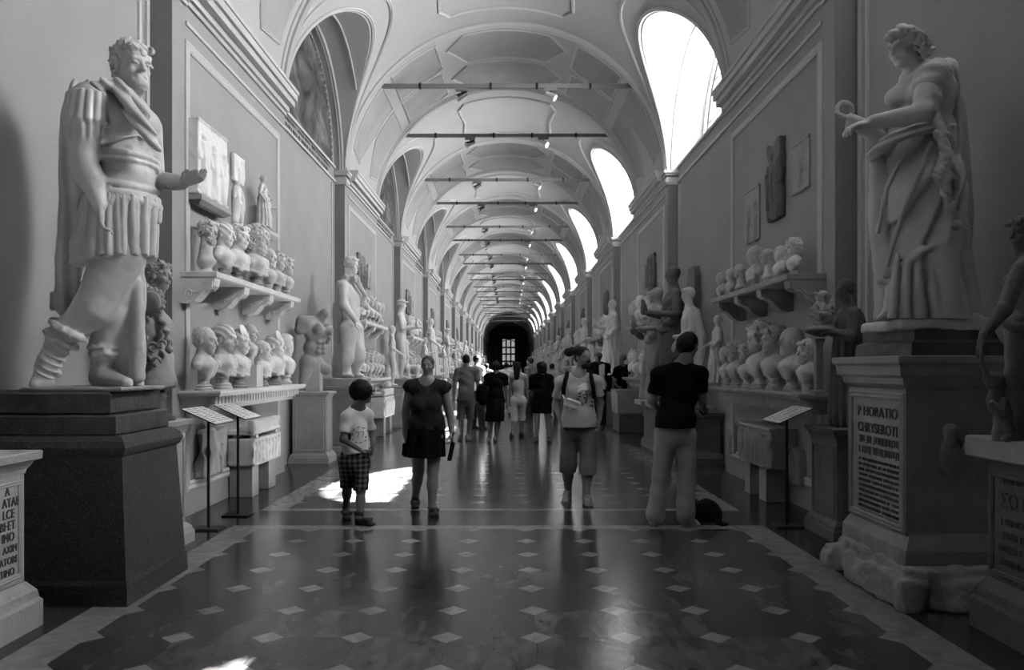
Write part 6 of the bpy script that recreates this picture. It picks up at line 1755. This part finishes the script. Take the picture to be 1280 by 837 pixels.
person(dict(Y=16.1, label='woman in black knee-length dress with a black shoulder bag, walking away', group=GA, g=1.0, H=.225, chest=90, face=90, vox=.013, hair='curly', seed=4, skin='skin',
    j=dict(head=(620, 459, 0), shA=(609, 471, 0), shB=(631, 471, 0), elA=(607, 488, .03), wrA=(607, 502, .06), haA=(607, 509, .06), elB=(633, 488, 0), wrB=(634, 502, .02), haB=(634, 509, .02),
           hipA=(614, 503, 0), hipB=(626, 503, 0), knA=(613, 527, 0), anA=(612, 548, 0), knB=(622, 527, .1), anB=(620, 549, .1)),
    shirt=dict(mat='black_cloth', hem=505, sleeve=.55, name='dress_top', neck=.06, loose=True, wid=.15), skirt=dict(mat='black_cloth', cx=(620, 618), top=498, hem=526, r=(.175, .185), name='dress_skirt'), shoes='shoe_light', feetA=((611, 553, 0), (611, 552, .22)), feetB=((619, 554, .06), (620, 553, .28))))
P = plane_fn(16.0); S = SDF(); S.ell(P(603, 493, -.02), (.13, .10, .23), k=.03, disp=lumps(.015, 10)); S.tube([P(604, 482, -.02), P(610, 470, -.08), P(613, 466, 0)], .018)
hb = obj('shoulder_bag', S.mesh(.013), 'black_cloth', None, True, origin=tuple(P(603, 508))); tag(hb, 'large black shoulder bag beside the woman in the black dress', 'bag')
person(dict(Y=17.3, label='long-haired woman in pale top and cropped white trousers walking away', group=GA, g=.92, gl=.9, H=.22, chest=88, face=70, vox=.013, hair='long', seed=6,
    j=dict(head=(647, 459, 0), shA=(639.5, 471, 0), shB=(656, 471, 0), elA=(638, 486, 0), wrA=(637, 499, 0), haA=(636, 506, 0), elB=(659, 486, .03), wrB=(659.5, 499, .06), haB=(659, 505, .06),
           hipA=(643, 502, 0), hipB=(653, 502, 0), knA=(643, 521, 0), anA=(641, 541, -.1), knB=(652, 521, .1), anB=(651, 541, .05)),
    shirt=dict(mat='light_cloth', hem=498, sleeve=0, name='top', neck=.09), legs=dict(mat='white_cloth', to=1.6, flare=.02, hem=526, name='trousers'), shoes='shoe_dark', feetA=((640, 546, -.1), (639, 544, .1)), feetB=((651, 547, .0), (653, 546, .2))))
person(dict(Y=16.1, label='curly-haired woman in short black dress walking away, right of the group', group=GA, g=1.0, H=.225, chest=90, face=100, vox=.013, hair='big', seed=8,
    j=dict(head=(677, 461, 0), shA=(666, 472, 0), shB=(688, 472, 0), elA=(664, 489, .05), wrA=(668, 500, .14), haA=(672, 504, .2), elB=(690, 489, .05), wrB=(687, 500, .14), haB=(683, 504, .2),
           hipA=(671, 503, 0), hipB=(683, 503, 0), knA=(671, 526, 0), anA=(671, 548, 0), knB=(685, 526, 0), anB=(686, 548, 0)),
    shirt=dict(mat='black_cloth', hem=500, sleeve=.8, name='dress_top', neck=.05, loose=True, wid=.155), skirt=dict(mat='black_cloth', cx=(677, 677), top=494, hem=516, r=(.18, .20), name='dress_skirt'), shoes='shoe_dark', sandal=True, feetA=((671, 554, 0), (669, 552, .22)), feetB=((686, 554, 0), (688, 552, .22))))
def simple(px_, ytop, Y, h, label, shirt, legs, yaw, hair='short', g=1.0, shoes='shoe_dark', lean=0, grp=GA, vox=.016, sl=.62):
    """a standing visitor of height h with feet on the floor at distance Y"""
    s = h / 1.72; k = F / Y
    def q(dx, z, dy=0): return (px_ + dx * s * k * Y / (Y + dy), CY - (z * s - EYE) * F / (Y + dy), dy)
    c, sn = math.cos(math.radians(yaw)), math.sin(math.radians(yaw))
    lx, ly = sn, -c                                       # image-left to right shoulder axis
    def a(w, z, f=0): return q(w * lx * (1 if sn >= 0 else 1) + f * c, z, (w * ly + f * sn) * s)
    hem = q(0, .90)[1]
    return person(dict(Y=Y, label=label, group=grp, g=g * s, gl=s, H=.23 * s, chest=yaw, face=yaw, vox=vox, hair=hair, seed=int(px_),
        j=dict(head=a(0, 1.60, .02), shA=a(-.19, 1.40), shB=a(.19, 1.40), elA=a(-.25, 1.12, -.02), wrA=a(-.26, .88, .06), haA=a(-.26, .78, .08), elB=a(.25, 1.12, -.02), wrB=a(.26, .88, .06), haB=a(.26, .78, .08),
               hipA=a(-.09, .88), hipB=a(.09, .88), knA=a(-.10, .48, .04), anA=a(-.10, .09, -.04), knB=a(.10, .48, .02), anB=a(.11, .09, .06)),
        shirt=dict(mat=shirt, hem=hem, sleeve=sl, loose=True, wid=.16 * s), legs=dict(mat=legs, to=1.9, flare=.02, name='trousers'), shoes=shoes,
        feetA=(a(-.10, 0, -.06), a(-.11, 0, .16)), feetB=(a(.11, 0, .02), a(.12, 0, .24))))
simple(596, 442, 19.5, 1.80, 'dark-haired visitor in white shirt beyond the man in grey T-shirt', 'white_cloth', 'dark_cloth', 40)
simple(663, 445, 22.5, 1.78, 'man in grey shirt beyond the long-haired woman', 'grey_cloth', 'dark_cloth', 150)
simple(633, 455, 25.0, 1.66, 'visitor in white shirt far down the gallery, near the end door', 'white_cloth', 'light_cloth', 90)
simple(643, 449, 30.0, 1.74, 'distant visitor in pale clothes directly before the end door', 'light_cloth', 'dark_cloth', 90)
simple(608, 455, 28.0, 1.64, 'distant visitor in white, left of the end door', 'white_cloth', 'dark_cloth', 100)
simple(690, 455, 24.0, 1.62, 'visitor in pale shirt seen over the curly-haired woman\'s shoulder', 'light_cloth', 'dark_cloth', 60)
# man with cap behind the man in grey T-shirt
t, J, P, out, o = simple(748, 439, 19.6, 1.86, 'man with a cap and open dark jacket behind the grey T-shirt man', 'white_cloth', 'dark_cloth', -100, hair='short', grp='visitors near the right wall')
S = SDF(); c = J['head']; S.ell(c + np.array((0, 0, .06)), (.105, .115, .075), k=.02); S.box(c + np.array((0, -.13, .05)), (.07, .06, .008), .005); obj('cap', S.mesh(.012), 'grey_cloth', t, True, origin=o)
S = SDF(); torso(S, J['shA'], J['shB'], J['hipA'], J['hipB'], yawf(-100), g=1.08, grow=.035, k=.05)
for s in 'AB': S.cap(J['sh' + s], J['el' + s], .075, .065, k=.03); S.cap(J['el' + s], J['wr' + s], .063, .05, k=.03)
S.box(mid(J['shA'], J['hipB']) + np.array((.02, -.18, 0)), (.07, .12, .42), .03, k=.02, op='s'); S.plane((0, 0, .85), (0, 0, -1)); S.ell(J['head'], (.10, .10, .14), op='s', k=.01)
obj('open_jacket', S.mesh(.014), 'black_cloth', t, True, origin=o)
# visitor in black leaning over the tub on the right
Yk = 20.0
t, J, P, out, o = person(dict(Y=Yk, label='grey-haired visitor in black bending forward beside the stone tub', group='visitors near the right wall', g=1.0, H=.23, chest=-40, face=-20, pitch=-25, vox=.014, hair='short', haircol='marble_grey', seed=3,
    j=dict(head=(779, 446, -.25), shA=(770, 462, -.2), shB=(785, 459, .1), elA=(766, 473, -.3), wrA=(770, 481, -.4), haA=(774, 484, -.45), elB=(791, 468, -.2), wrB=(793, 475, -.5), haB=(794, 478, -.6),
           hipA=(772, 489, .1), hipB=(780, 489, .2), knA=(772, 511, .1), anA=(772, 530, .15), knB=(781, 511, .2), anB=(781, 530, .25)),
    shirt=dict(mat='black_cloth', hem=490, sleeve=.8, loose=True, wid=.16), legs=dict(mat='dark_cloth', to=1.9, flare=.02, name='trousers'), shoes='shoe_dark', feetA=((772, 532, .15), (774, 534, -.05)), feetB=((781, 532, .25), (783, 533, .05))))
